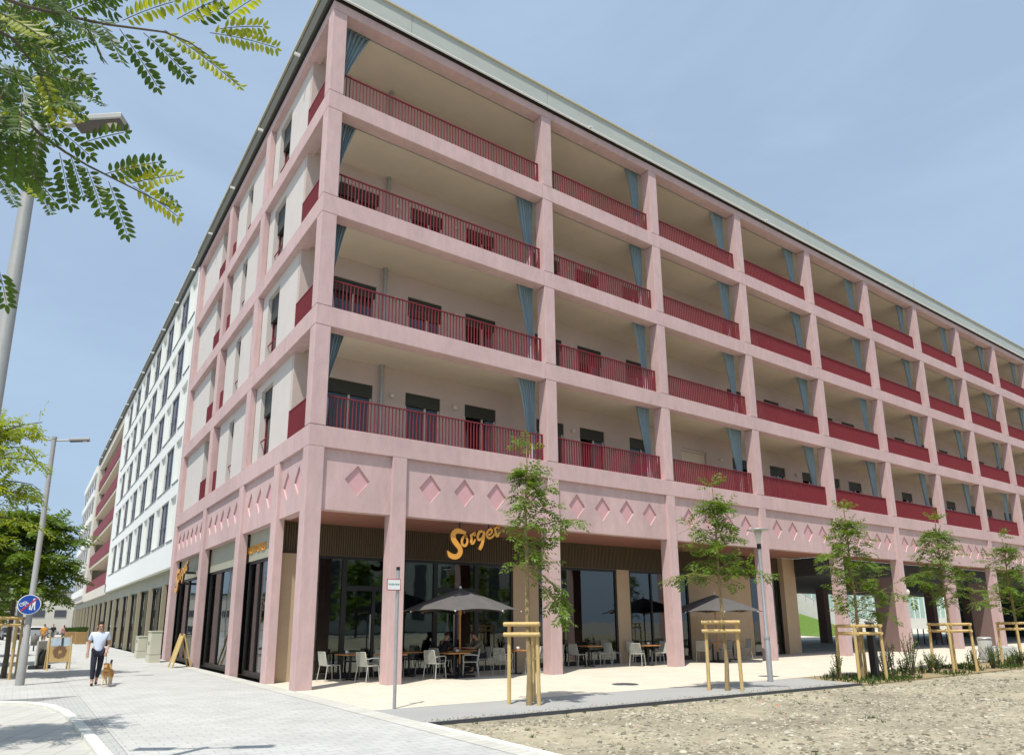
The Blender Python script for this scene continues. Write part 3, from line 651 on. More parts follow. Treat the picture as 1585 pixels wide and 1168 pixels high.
# ================================================================== CURTAINS on the balconies
ORD = ['first', 'second', 'third', 'fourth', 'fifth', 'sixth', 'seventh', 'eighth', 'ninth', 'tenth', 'eleventh', 'twelfth', 'thirteenth']
FLO = {1: 'lowest', 2: 'second lowest', 3: 'second highest', 4: 'topmost'}
def curtain(xc, side, k, label, wtop=.78, seed=0):
    rr = random.Random(seed); z0 = BT(k); zt = (BT(k+1)-TB if k < 4 else 20.33)+.13; zk = z0+1.05
    b = MB(); n = 49; rows = 16; rr2 = rr.uniform(.7, 1.1); wtop *= rr.uniform(.82, 1.1); ph = rr.uniform(0, 6); nf = rr.uniform(5.5, 7.5); vs = []
    for i in range(rows+1):
        t = i/rows; z = zt+(zk-zt)*t
        w = wtop*((1-.62*t**rr2) if side < 0 else (1-t)**1.1*.85+.15)+.02*math.sin(3*t+ph)
        for j in range(n):
            s = j/(n-1); am = .035+.03*(1-t)*(w/wtop)
            vs.append((side*(s*w+.015*math.sin(9*s+2*t+ph)), am*math.sin(s*nf*2*math.pi+ph+.5*math.sin(5*s))+.04*t, z-z0))
    fs = [(i*n+j, i*n+j+1, (i+1)*n+j+1, (i+1)*n+j) for i in range(rows) for j in range(n-1)]
    b.add(vs, fs, 0, True); b.tube([(0, 0, zt-z0-.02), (side*wtop, 0, zt-z0-.02)], .012, 6)
    o = b.build('curtain', [M['curtain']]); o.location = (xc, .62, z0)
    tag(o, label, 'curtain', 'blue curtains on the balconies')
    b = MB(); vs = []; rows = 8; n = 17; m = rr.uniform(.9, 1.2)
    for i in range(rows+1):
        t = i/rows; z = 1.05-1.0*t
        for j in range(n):
            s = j/(n-1)*2*math.pi; q = (.075+.03*t)*(1+.22*math.sin(5*s+ph)); vs.append((side*(.11+.03*math.sin(4*t+ph))+q*m*math.cos(s), .05+q*math.sin(s), z))
    b.add(vs, [(i*n+j, i*n+j+1, (i+1)*n+j+1, (i+1)*n+j) for i in range(rows) for j in range(n-1)], 0, True)
    b.build('tail', M['bundle'], o)
for k in (1, 2, 3, 4):
    curtain(W_+.04, 1, k, f'blue grey curtain tied against the tall corner column on the {FLO[k]} balcony row', 1.15 if k == 4 else .62, 50+k)
    for i in range(1, 10):
        if k == 4 and i == 1: continue
        curtain(CX[i]-.05, -1, k, f'blue grey curtain beside the {ORD[i]} column counted from the corner, {FLO[k]} balcony row', .78, k*20+i)
# ================================================================== STREET LAMPS, SIGNS
def street_lamp(x, y, label, rz=-10):
    t = thing('street_lamp', (x, y, 0), label, "street lamp", "double headed street lamps", R(rz))
    b = MB(); b.tube([(0,0,-.1),(0,0,1.1),(0,0,1.15),(0,0,7.15)], [.115,.11,.085,.06], 12); b.tube([(0,0,7.15),(0,0,7.22)], .07, 10); b.build('pole', M['lampgrey'], t)
    for s in (-1, 1):
        dx = Vector((s*math.cos(R(8)), 0, math.sin(R(8)))); nz_ = Vector((-s*math.sin(R(8)), 0, math.cos(R(8)))); o_ = Vector((0, 0, 7.1)); yv = Vector((0, 1, 0))
        b = MB(); b.tube([o_, o_+dx*.40], .028, 8); b.build('arm', M['lampgrey'], t)
        b = MB(); b.obox(o_+dx*.66, dx, yv, nz_, .27, .11, .036); o = b.build('lamp_head', M['lampgrey'], t, .012)
        b = MB(); b.obox(o_+dx*.66-nz_*.040, dx, yv, nz_, .25, .095, .006); b.obox(o_+dx*.80-nz_*.048, dx, yv, nz_, .05, .05, .004, 1); b.build('lens', [M['lampdark'], M['lens']], o)
    return t
street_lamp(-5.56, 6.78, 'double headed grey street lamp carrying the round blue sign on the left pavement')
street_lamp(-6.23, -9.12, "nearest double headed street lamp, partly hidden by leaves at top left", -30)
for i, y in enumerate((38.5, 70)): street_lamp(-6.2, y, ('small distant double headed street lamp beyond the far left trees', 'farthest double headed street lamp near the street end')[i])
pl_ = thing('path_lamp', (11.14, -5.75, 0), 'slim grey path lamp with flat disc top standing before the arcade columns', 'street lamp')
b = MB(); b.tube([(0,0,-.1),(0,0,1.15),(0,0,1.2),(0,0,3.6)], [.075,.075,.05,.045], 12); b.tube([(0,0,1.12),(0,0,1.19)], .085, 12); b.build('pole', M['steel'], pl_)
b = MB(); b.tube([(0,0,3.60),(0,0,3.74)], .06, 12); b.build('collar', M['dark'], pl_)
b = MB(); b.lathe([(.05,3.74),(.115,4.12),(.10,4.12),(.045,3.76)], 18); b.build('lantern', M['globe'], pl_)
b = MB(); b.lathe([(0,4.19),(.1,4.185),(.30,4.15),(.305,4.135),(.28,4.12),(0,4.12)], 24); b.build('disc_top', M['steel'], pl_)
sp_ = thing('sign_post', (.44, -4.76, 0), 'thin grey post with small white red edged sign at the pavement corner', 'sign')
b = MB(); b.tube([(0,0,-.1),(0,0,2.68)], .034, 10); b.build('post', M['steel'], sp_); b = MB(); b.tube([(0,0,2.68),(0,0,2.75)], .038, 10); b.build('cap', M['dark'], sp_)
def font(txt, size, parent, m, loc, rot, ext=.004, name='lettering', shear=0, sx=1):
    c = bpy.data.curves.new(name, 'FONT'); c.body = txt; c.size = size; c.extrude = ext; c.align_x = 'CENTER'; c.align_y = 'CENTER'; c.shear = shear; c.resolution_u = 3; c.offset = .0
    c.materials.append(m); tmp = bpy.data.objects.new(name+'_curve', c); COL.objects.link(tmp); dg = bpy.context.evaluated_depsgraph_get(); me = bpy.data.meshes.new_from_object(tmp.evaluated_get(dg)); bpy.data.objects.remove(tmp); o = bpy.data.objects.new(name, me); COL.objects.link(o); o.parent = parent; o.location = loc; o.rotation_euler = rot; o.scale = (sx, 1, 1); return o
b = MB(); b.box(-.26, .045, -.052, -.04, 2.275, 2.50); b.box(-.245, .03, -.056, -.0525, 2.29, 2.485, 1); b.build('sign_plate', [M['signr'], M['signw']], sp_)
font('FEUERWEHR', .043, sp_, M['signg'], (-.107, -.059, 2.395), (R(90), 0, 0), .001)
# round blue end-of-path sign fixed to the lamp pole
rs = thing('round_sign', (-5.60, 6.62, 2.22), 'round blue path sign with red diagonal bar and white rim on lamp pole', 'sign')
rs.scale = (.9, 1, .9)
b = MB(); b.tube([(0,.0,0),(0,.02,0)], .315, 28); b.build('rim', M['signw'], rs)
b = MB(); b.tube([(0,-.006,0),(0,-.001,0)], .29, 28); b.build('face', M['signb'], rs)
b = MB()
def ring(cx, cz, r, w, y=-.008):
    n = 16; b.add([(cx+q*math.cos(2*math.pi*i/n), y, cz+q*math.sin(2*math.pi*i/n)) for q in (r, r-w) for i in range(n)], [(i, n+i, n+(i+1)%n, (i+1)%n) for i in range(n)])
def bar(x0, z0, x1, z1, w, y=-.008):
    d = Vector((x1-x0, z1-z0)).normalized()*w/2; b.add([(x0-d.y,y,z0+d.x),(x0+d.y,y,z0-d.x),(x1+d.y,y,z1-d.x),(x1-d.y,y,z1+d.x)], [(0,1,2,3)])
ring(-.20, -.0, .06, .018); ring(-.06, -.0, .06, .018); bar(-.2,0,-.15,.09,.016); bar(-.15,.09,-.07,.09,.016); bar(-.07,.09,-.06,0,.016); bar(-.13,0,-.15,.09,.016); bar(-.13,0,-.07,.09,.016)
ring(.12, .16, .035, .035); bar(.12,.13,.12,-.02,.08); bar(.10,-.02,.07,-.17,.03); bar(.14,-.02,.16,-.17,.03); bar(.09,.1,.03,-.02,.022); ring(.03,-.05,.022,.022); bar(.03,-.08,.03,-.16,.045)
b.build('symbols', M['signw'], rs)
b = MB(); bar(-.2,-.2,.2,.2,.05,-.011); b.build('red_bar', M['signr'], rs)
b = MB(); b.box(-.03, .03, .02, .17, -.04, .04); b.build('clamp', M['lampgrey'], rs)
# script lettering
def stroke(b, pts, ws, y0, y1, sub=5):
    # Catmull-Rom ribbon with thickness; face = material 0, sides = material 1
    P = []; Wd = []
    for i in range(len(pts)-1):
        p = [Vector(pts[max(i-1,0)]), Vector(pts[i]), Vector(pts[i+1]), Vector(pts[min(i+2,len(pts)-1)])]
        for k in range(sub):
            t = k/sub; P.append(.5*((2*p[1])+(p[2]-p[0])*t+(2*p[0]-5*p[1]+4*p[2]-p[3])*t*t+(3*p[1]-p[0]-3*p[2]+p[3])*t**3)); Wd.append(ws[i]*(1-t)+ws[i+1]*t)
    P.append(Vector(pts[-1])); Wd.append(ws[-1]); vs = []; n = len(P)
    for i, q in enumerate(P):
        d = (P[min(i+1,n-1)]-P[max(i-1,0)]).normalized(); nn = Vector((-d.y, d.x))*Wd[i]/2
        a, c = q+nn, q-nn; vs += [(a.x,y0,a.y),(c.x,y0,c.y),(a.x,y1,a.y),(c.x,y1,c.y)]
    for i in range(n-1):
        o, p = 4*i, 4*i+4
        b.add([vs[o],vs[o+1],vs[p+1],vs[p]], [(0,1,2,3)], 0); b.add([vs[o+2],vs[o+3],vs[p+3],vs[p+2]], [(3,2,1,0)], 1)
        b.add([vs[o],vs[p],vs[p+2],vs[o+2]], [(0,1,2,3)], 1); b.add([vs[o+1],vs[p+1],vs[p+3],vs[o+3]], [(3,2,1,0)], 1)
    b.add(vs[:4], [(0,2,3,1)], 1); b.add(vs[-4:], [(0,1,3,2)], 1)
LET = {'S': [([(575,400),(470,372),(370,368),(300,440),(310,540),(370,620),(440,700),(455,790),(400,865),(310,880),(235,850),(180,770)], [60,85,95,105,110,105,105,100,95,100,95,10])],
 'o': [([(600,470),(540,465),(490,540),(500,630),(560,650),(605,590),(600,500),(540,470)], [40,45,50,50,50,45,40,40])],
 'r': [([(690,410),(700,500),(690,590)], [45,55,55]), ([(660,450),(730,410),(775,380),(770,450)], [20,45,45,30]), ([(690,590),(740,590),(790,500)], [50,45,30])],
 'g': [([(950,340),(880,350),(840,440),(860,510),(930,480),(970,400),(985,330)], [45,50,55,50,45,45,45]), ([(985,330),(980,430),(950,560),(920,640),(880,710)], [50,60,65,75,55])],
 'e': [([(1060,400),(1130,380),(1170,310),(1130,280),(1060,340),(1050,420),(1100,465),(1180,430),(1230,350)], [40,40,45,45,50,50,45,40,25])],
 'R': [([(1230,240),(1250,330),(1260,410)], [45,50,55]), ([(1200,260),(1280,230),(1310,190),(1330,260)], [20,45,45,35]), ([(1260,410),(1310,400),(1335,330)], [50,40,25])]}
def script_sign(parent, to, y0, y1):
    for ch, strokes in LET.items():
        b = MB()
        for i, (pts, ws) in enumerate(strokes):
            q = [to(px, py) for px, py in pts]; s = SCL; stroke(b, q, [w*s for w in ws], y0+.002*i, y1)
        b.build('letter', [M['gold'], M['goldd']], parent)
cA = at(680+180/14.41, 800+940/14.41, 1, .24); cB = at(680+1330/14.41, 800+200/14.41, 1, .24)
SCL = (cB.x-cA.x)/(1330-180); kz = (cB.z-cA.z)/(940-200)
SS = thing('script_sign', (cA.x, .24, cA.z), 'orange script lettering hung on two dark rods above the cafe front', 'sign')
script_sign(SS, lambda px, py: ((px-180)*SCL, (940-py)*kz), 0, .10)
for px in (470, 1120):
    b = MB(); x = (px-180)*SCL; b.tube([(x,.08,(940-330 if px < 500 else 940-260)*kz), (x,.08,4.638-cA.z)], .022, 8); b.build('rod', M['dark'], SS)
SCL2 = 1.0/1150
S2 = thing('script_sign', (-.10, 17.6, 3.05), 'small orange script lettering on the street side beside the last pink column', 'sign')
S2.rotation_euler.z = R(-90); SCL = 2.6/1150
script_sign(S2, lambda px, py: ((px-180)*SCL, (940-py)*1.25/740), 0, .08)
b = MB(); b.box(.6, .66, .08, .53, .35, .45); b.box(2.1, 2.16, .08, .53, .75, .85); b.build('bracket', M['dark'], S2)
KT = thing('lettering_sign', (.345, 6.05, 4.0), 'orange capital lettering on the olive band over the first street window', 'sign')
font('KONDITOREI', .36, KT, M['gold'], (0, 0, .05), (R(90), 0, R(-90)), .02, sx=1.3)
# globe lamps on the passage walls
for i, (x, lab) in enumerate(((CX[5], 'round opal globe lamp on an arm before the shaded wall behind third tree'), (CX[7], 'round opal globe lamp on an arm farther right, behind the fourth tree'))):
    t = thing('globe_lamp', (x+W_, .62, 3.02), lab, 'lamp', 'globe lamps in the passage')
    b = MB(); b.tube([(-.01,0,0),(1.0,0,0)], .05, 8); b.build('arm', M['dark'], t); b = MB(); b.ball((1.18,0,0), .19, 14); b.build('globe', M['globe'], t)
# black bicycle hoops in the passage
us = [1355, 1362.5, 1370, 1377, 1405, 1414, 1423, 1432, 1441, 1450, 1459, 1467, 1476]
BP = None
for i, u in enumerate(us):
    p = at(u, 996.5, 2, 0)
    lab = f'slim black metal post in the passage, {ORD[i]} of the row counted from the left'
    if BP is None:
        BP = thing('bike_post', (p.x, p.y, 0), lab, 'bollard', 'black posts in the passage')
        b = MB(); b.box(-.03, .03, -.03, .03, 0, .98); b.build('post', M['dark'], BP, .01); b = MB(); b.box(-.07, .07, -.07, .07, -.002, .012); b.build('foot_plate', M['dark'], BP)
    else: dup(BP, (p.x, p.y, 0), 0, lab)
# litter bin, concrete block, drain cover
LBN = thing('litter_bin', (26.2, -5.25, 0), 'round grey litter bin at far end of the cream paving', 'bin')
b = MB(); b.lathe([(0,.0),(.24,.0),(.25,.05),(.25,.86),(.22,.9),(.18,.9),(.17,.75),(0,.75)], 20); b.build('body', M['concrete'], LBN); b = MB(); b.lathe([(.252,.80),(.262,.80),(.262,.86),(.252,.86)], 20); b.build('band', M['steel'], LBN)
CB = thing('concrete_planter', (28.3, -5.0, 0), 'low pale concrete block beside the round grey bin', 'planter')
b = MB(); b.box(-.85, .85, -.3, .3, .0, .45); b.build('body', M['pconc'], CB, .02); b = MB(); b.box(-.8, .8, -.25, .25, .452, .47); b.build('top', M['concrete'], CB)
DC = thing('drain_cover', (7.55, -3.85, 0), 'dark round manhole cover set in the cream paving', 'manhole cover')
b = MB(); b.lathe([(.33,.002),(.33,.012),(0,.014)], 28); b.build('lid', M['kerbd'], DC); b = MB(); b.lathe([(.36,.002),(.36,.009),(.335,.009),(.335,.002)], 28); b.build('rim', M['steel'], DC)
# cabinets on the street side
for (x, y, w, d, h, lab) in ((-.72, 17.5, .44, .95, 1.36, 'taller beige utility cabinet against the last pink column'), (-.60, 22.6, .40, .95, 1.07, 'lower beige utility cabinet farther along the white street front')):
    t = thing('utility_cabinet', (x, y, 0), lab, 'utility cabinet', 'beige utility cabinets')
    b = MB(); b.box(-w/2-.01, w/2+.01, -d/2-.01, d/2+.01, -.01, .33); b.build('base', M['cab'], t); b = MB(); b.box(-w/2, w/2, -d/2, d/2, .345, h-.05); o = b.build('body', M['cab'], t, .01)
    b = MB(); b.box(-w/2-.02, w/2+.02, -d/2-.02, d/2+.02, h-.047, h); b.build('lid', M['cab'], t); b = MB(); b.box(-w/2-.025, -w/2-.002, -.1, -.06, .75, .9); b.build('handle', M['dark'], t)
# ================================================================== CAFE FURNITURE
def make_chair(name, arms):
    t = thing(name, (0, 0, 0), '', 'chair', 'grey cafe chairs under the arcade'); r = .0125
    b = MB()
    for i in range(9): x = -.19+i*.0475; b.box(x-.017, x+.017, -.20, .21, .445, .457)
    b.tube([(-.215,.215,.45),(.215,.215,.45),(.215,-.21,.45),(-.215,-.21,.45),(-.215,.215,.45)], r, 6); b.build('seat', M['chair'], t)
    b = MB()
    for i in range(9): x = -.17+i*.0425; b.tube([(x,-.215,.46),(x,-.25,.62),(x,-.285,.82)], .0135, 5)
    b.tube([(-.215,-.21,.45),(-.21,-.25,.62),(-.19,-.29,.83),(.19,-.29,.83),(.21,-.25,.62),(.215,-.21,.45)], r, 6); b.build('backrest', M['chair'], t)
    for sx in (-1, 1):
        for y0, y1 in ((.20, .235), (-.20, -.27)):
            b = MB(); b.tube([(sx*.212,y0,.45),(sx*.235,y1,.0)], r, 6); b.build('leg', M['chair'], t)
        if arms:
            b = MB(); b.tube([(sx*.215,-.245,.64),(sx*.245,-.05,.665),(sx*.245,.17,.66),(sx*.235,.21,.62),(sx*.218,.215,.45)], .013, 6); b.build('armrest', M['chair'], t)
    return t
CH = {0: make_chair('cafe_chair', 0), 1: make_chair('arm_chair', 1)}; used = set()
def chair(x, y, deg, arms, label):
    p = CH[arms]
    if arms not in used:
        used.add(arms); p.location = (x, y, 0); p.rotation_euler.z = R(deg); p['label'] = label
    else: dup(p, (x, y, 0), R(deg), label)
TB_ = None
def table(x, y, deg, label):
    global TB_
    if TB_ is None:
        TB_ = thing('cafe_table', (x, y, 0), label, 'table', 'orange wood cafe tables', R(deg))
        b = MB(); b.box(-.36, .36, -.36, .36, .715, .745); b.build('tabletop', M['top'], TB_, .006)
        b = MB(); b.tube([(0,0,.02),(0,0,.714)], .035, 8); b.build('pedestal', M['dark'], TB_)
        b = MB(); b.box(-.25, .25, -.03, .03, 0, .03); b.box(-.03, .03, -.25, -.031, 0, .03); b.box(-.03, .03, .031, .25, 0, .03); b.build('foot', M['dark'], TB_)
    else: dup(TB_, (x, y, 0), R(deg), label)
chair(2.48, 1.25, -72, 1, 'grey armchair nearest the corner, close behind the slim second column')
chair(1.75, 2.3, -80, 0, 'grey chair near the glass right behind the corner column, back to the corner')
chair(3.05, 2.42, 95, 0, 'grey chair against the glass behind the slim second column, facing the corner')
table(2.4, 2.35, 3, 'orange cafe table near the glass just right of the corner column'); table(3.2, 1.35, 4, 'orange cafe table partly hidden by the slim second column')
table(4.35, 2.42, 2, 'orange cafe table near the glass just right of the slim second column')
chair(3.78, 2.35, -85, 0, 'grey chair near the glass just right of the slim second column, back to the left')
chair(4.98, 2.5, 100, 0, 'grey chair near the glass left of the umbrella pole, facing left')
chair(4.5, 1.0, -68, 1, 'grey armchair left of the table beside the umbrella pole')
table(5.12, .95, -4, 'orange cafe table beside the wooden pole of the nearer umbrella'); chair(5.72, 1.0, 62, 1, 'grey armchair right of the table beside the umbrella pole')
chair(6.95, 2.3, 88, 0, 'grey chair under the seated person in the taupe shirt'); chair(5.55, 2.45, -85, 0, 'grey chair under the seated person in black by the glass')
table(6.25, 2.38, 0, 'orange cafe table between the two seated people')
chair(6.98, 1.05, -62, 1, 'grey armchair left of the nearest tree stakes, under the umbrella edge'); table(7.52, 1.1, 5, 'orange cafe table behind the nearest tree stakes'); chair(8.08, 1.0, 58, 0, 'grey chair behind the nearest tree trunk, facing left')
chair(8.62, 1.5, -12, 0, 'grey chair half hidden by the third column, back to the viewer'); chair(9.75, 1.9, 75, 0, 'grey chair just showing at right of the third column')
chair(11.15, 2.3, -80, 0, 'shaded grey chair by the large glass pane right of the third column'); table(11.75, 2.35, 0, 'shaded cafe table by the large glass pane right of the third column'); chair(12.35, 2.3, 80, 0, 'shaded grey chair facing left by the large glass pane'); chair(13.0, 2.42, -85, 0, 'shaded dark looking chair by the tan pier')
chair(13.1, 1.2, -60, 0, 'sunny grey chair left of the table before the tan pier'); table(13.7, 1.25, 3, 'orange cafe table left of the fourth column, before the tan pier'); chair(14.28, 1.2, 60, 0, 'sunny grey chair right of the table before the tan pier')
chair(15.4, 2.25, 92, 0, 'shaded grey chair close to the left side of the fourth column'); chair(14.35, 2.55, 180, 0, 'shaded grey chair by the glass behind the sunny table left of the fourth column')
chair(16.85, 1.25, -62, 0, 'sunny grey chair right of the fourth column, back to the left'); table(17.45, 1.25, 0, 'orange cafe table under the farther umbrella'); chair(18.1, 1.2, 66, 0, 'grey chair beside the second tree stakes, facing left')
chair(19.9, 1.6, 70, 0, 'grey chair at far end of the row beside the glass right of the second tree'); table(19.25, 1.65, 0, 'cafe table hidden behind the second tree trunk'); chair(18.9, 2.4, -100, 0, 'shaded grey chair behind the second tree, by the tan wall')
# small things on tables
cupn = 0
for x, y, h, lab in ((2.25, 2.3, .1, 'white napkin holder on the table nearest the corner column'), (5.25, 1.0, .09, 'white cup on the table beside the umbrella pole'), (7.6, 1.1, .1, 'pale cup on the table behind the nearest tree stakes'), (13.8, 1.3, .1, 'bright white cup on the sunny table before the tan pier')):
    b = MB(); b.lathe([(0,0),(.035,0),(.05,h),(.043,h),(.03,.012),(0,.012)], 14, 0, (0,0,0)); b.box(.047, .075, -.006, .006, .03, .07); o = b.build('cup', M['signw']); o.location = (x, y, .746); tag(o, lab, 'cup', 'cups on the cafe tables')
def umbrella(x, y, label, rz, R0=1.9):
    t = thing('umbrella', (x, y, 0), label, 'umbrella', 'charcoal cafe umbrellas', rz)
    n = 8; b = MB(); vs = [(0, 0, 2.66)]; nr = 5; m = 6
    for i in range(1, nr+1):
        q = i/nr
        for j in range(n*m):
            a = 2*math.pi*j/(n*m); f = (j % m)/m; sag = math.sin(math.pi*f); rad = R0*q*(1-.075*sag*q)*math.cos(math.pi/n)/math.cos((f-.5)*2*math.pi/n)
            rad = R0*q*(math.cos(math.pi/n)/math.cos((f-.5)*2*math.pi/n))*(1-.05*sag*q)
            vs.append((rad*math.cos(a), rad*math.sin(a), 2.66-.70*q**1.12+.06*sag*q*q-.02*math.sin(q*3.1)*sag))
    k = n*m; fs = [(0, 1+j, 1+(j+1) % k) for j in range(k)]+[(1+(i-1)*k+j, 1+i*k+j, 1+i*k+(j+1) % k, 1+(i-1)*k+(j+1) % k) for i in range(1, nr) for j in range(k)]
    b.add(vs, fs, 0, False); o = b.build('canopy', M['canvas'], t); s = o.modifiers.new('thick', 'SOLIDIFY'); s.thickness = .006
    b = MB(); b.tube([(0,0,.06),(0,0,2.65)], .026, 10); b.build('pole', M['top'], t)
    for j in range(n):
        a = 2*math.pi*j/n; b = MB(); b.tube([(.03*math.cos(a),.03*math.sin(a),2.60),(R0*.995*math.cos(a),R0*.995*math.sin(a),1.945)], .012, 5); b.ball((R0*1.0*math.cos(a),R0*1.0*math.sin(a),1.95), .022, 6, 1); b.build('rib', [M['top'], M['signw']], t)
    b = MB(); b.ball((0,0,2.70), .045, 8); b.build('finial', M['signw'], t); b = MB(); b.tube([(0,0,1.86),(0,0,1.98)], .05, 10); b.build('runner', M['top'], t)
    b = MB(); b.box(-.35, .35, -.35, .35, 0, .06); b.tube([(0,0,.06),(0,0,.4)], .04, 10); b.build('base', M['dark'], t)
umbrella(5.42, 1.12, 'open charcoal umbrella on wooden pole left of the nearest tree', R(10)); umbrella(17.5, 1.05, 'open charcoal umbrella behind the second tree, right of the fourth column', R(4), 1.95)
# ================================================================== PEOPLE AND DOG
def skin(name, joints, edges, m, parent=None, sub=2, root=0, smooth=True):
    # joints: {key:(pos, radius)}
    ks = list(joints); idx = {k: i for i, k in enumerate(ks)}
    me = bpy.data.meshes.new(name); me.from_pydata([joints[k][0] for k in ks], [(idx[a], idx[c]) for a, c in edges], []); me.materials.append(m)
    o = bpy.data.objects.new(name, me); COL.objects.link(o)
    if parent: o.parent = parent
    s = o.modifiers.new('skin', 'SKIN'); s.use_smooth_shade = True; s.use_x_symmetry = False
    d = me.skin_vertices[0].data if me.skin_vertices else None
    if d is None:
        me.skin_vertices.new() if hasattr(me.skin_vertices, 'new') else None
    lay = me.skin_vertices[0].data
    for k in ks:
        r = joints[k][1]; lay[idx[k]].radius = (r, r) if not isinstance(r, tuple) else r; lay[idx[k]].use_root = (idx[k] == root)
    q = o.modifiers.new('sub', 'SUBSURF'); q.levels = sub; q.render_levels = sub
    return o
def figure(t, J, shirt, pants, shoes=True, sleeve=.55, shorts=False, hands=True, hairlong=False):
    # J gives joint positions: pelvis chest neck head + sh/el/wr/hip/kn/an/toe L,R ; facing -Y
    V = {k: Vector(v) for k, v in J.items()}; hd = V['head']
    B = {'pelvis': (V['pelvis'], .115), 'waist': ((V['pelvis']+V['chest'])/2, .115), 'chest': (V['chest'], .125), 'neckb': (V['neck'], .06), 'chin': (V['neck']+(hd-V['neck'])*.45, .062), 'head': (hd, (.075, .09)), 'crown': (hd+(hd-V['neck']).normalized()*.085, .06)}
    Eg = [('pelvis','waist'),('waist','chest'),('chest','neckb'),('neckb','chin'),('chin','head'),('head','crown')]
    fc = V.get('face', Vector((0,-1,0)))
    B['nose'] = (hd+fc*.098-Vector((0,0,.015)), .013); Eg.append(('head','nose'))
    for s in 'LR':
        for k, r in (('sh', .058), ('el', .043), ('wr', .029), ('hip', .085), ('kn', .058), ('an', .04), ('toe', .035)): B[k+s] = (V[k+s], r)
        Eg += [('chest','sh'+s),('sh'+s,'el'+s),('el'+s,'wr'+s),('pelvis','hip'+s),('hip'+s,'kn'+s),('kn'+s,'an'+s),('an'+s,'toe'+s)]
        if hands:
            d = (V['wr'+s]-V['el'+s]).normalized(); side = d.cross(Vector((0,0,1)) if abs(d.z) < .8 else Vector((0,1,0))).normalized(); nrm = d.cross(side)
            p = V['wr'+s]+d*.07; B['palm'+s] = (p, (.036, .018)); Eg.append(('wr'+s,'palm'+s))
            for i, (o_, L) in enumerate(((-.03,.072),(-.01,.082),(.01,.078),(.03,.062))):
                a = p+side*o_+d*.03; c = a+d*L*.5+nrm*.012; e = c+d*L*.3+nrm*.03
                for nm, q in (('a',a),('b',c),('c',e)): B[f'f{i}{nm}{s}'] = (q, .0085)
                Eg += [('palm'+s,f'f{i}a{s}'),(f'f{i}a{s}',f'f{i}b{s}'),(f'f{i}b{s}',f'f{i}c{s}')]
            a = V['wr'+s]+d*.03-side*.035; c = a+d*.035-side*.015+nrm*.015
            B['t1'+s] = (a, .011); B['t2'+s] = (c, .009); Eg += [('wr'+s,'t1'+s),('t1'+s,'t2'+s)]
    skin('body', B, Eg, M['skin'], t)
    S = {'w0': (V['pelvis']-Vector((0,0,.04)), .142), 'w': (V['pelvis']+Vector((0,0,.04)), .146), 'm': ((V['pelvis']+V['chest'])/2, .142), 'c': (V['chest'], .146), 'n': (V['neck']-(V['neck']-V['chest'])*.25, .085)}; E2 = [('w0','w'),('w','m'),('m','c'),('c','n')]
    for s in 'LR':
        S['sh'+s] = (V['shL' if s == 'L' else 'shR'], .068); S['sl'+s] = (V['sh'+s]+(V['el'+s]-V['sh'+s])*sleeve, .060); S['se'+s] = (V['sh'+s]+(V['el'+s]-V['sh'+s])*(sleeve+.12), .062); E2 += [('c','sh'+s),('sh'+s,'sl'+s),('sl'+s,'se'+s)]
    skin('shirt', S, E2, shirt, t)
    P = {'p': (V['pelvis'], .132)}; E3 = []
    for s in 'LR':
        P['h'+s] = (V['hip'+s], .10); kn = V['kn'+s]; P['k'+s] = (kn, .074); E3 += [('p','h'+s),('h'+s,'k'+s)]
        if not shorts: P['a'+s] = (V['an'+s]+(kn-V['an'+s])*.16, .058); E3.append(('k'+s,'a'+s))
    skin('trousers', P, E3, pants, t)
    for s in 'LR':
        d = (V['toe'+s]-V['an'+s]); f = Vector((d.x, d.y, 0)).normalized(); a = V['an'+s]
        skin('shoe', {'h': (Vector((a.x,a.y,V['toe'+s].z+.01))-f*.05, .04), 'm': (V['toe'+s]-f*.06+Vector((0,0,.008)), .043), 't': (V['toe'+s]+f*.03, .034)}, [('h','m'),('m','t')], M['shoe'], t)
    up = (hd-V['neck']).normalized(); bk = -fc
    Hh = {'a': (hd+up*.10+fc*.045, .042), 'b': (hd+up*.105+bk*.02, .068), 'c': (hd+up*.05+bk*.065, .064), 'd': (hd-up*.02+bk*.07, .045)}
    Eh = [('a','b'),('b','c'),('c','d')]
    if hairlong: Hh['e'] = (hd-up*.16+bk*.08, .055); Eh.append(('d','e'))
    skin('hair', Hh, Eh, M['hair'], t)
    b = MB(); sd_ = fc.cross(Vector((0,0,1))).normalized()
    for q in (-1, 1): c = hd+fc*.082+sd_*q*.03+up*.012; b.ball(c, .011, 6); c = hd+fc*.083+sd_*q*.03+up*.035; b.ball(c, .014, 6, 0, (1.2, 1, .35))
    b.build('eyes', M['hair'], t)
    b = MB()
    for q in (-1, 1): b.ball(hd+sd_*q*.085-up*.01, .025, 8, 0, (.5, .8, 1.2))
    b.build('ears', M['skin'], t)
man = thing('person', (-3.86, 5.3, 0), 'man in pale blue shirt and dark trousers walking a dog toward the viewer', 'person', None, R(-4))
figure(man, dict(pelvis=(0,0,.93), chest=(0,.0,1.30), neck=(0,-.01,1.47), head=(0,-.05,1.60), face=(0,-.94,-.34), shL=(.185,0,1.40), elL=(.245,.04,1.13), wrL=(.20,-.12,.93), shR=(-.185,0,1.40), elR=(-.25,.07,1.13), wrR=(-.25,-.02,.88),
    hipL=(.085,0,.90), knL=(.075,.03,.50), anL=(.03,.26,.14), toeL=(.03,.16,.045), hipR=(-.085,0,.90), knR=(-.085,-.11,.50), anR=(-.07,-.13,.09), toeR=(-.075,-.28,.04)), M['shirt'], M['trousers'])
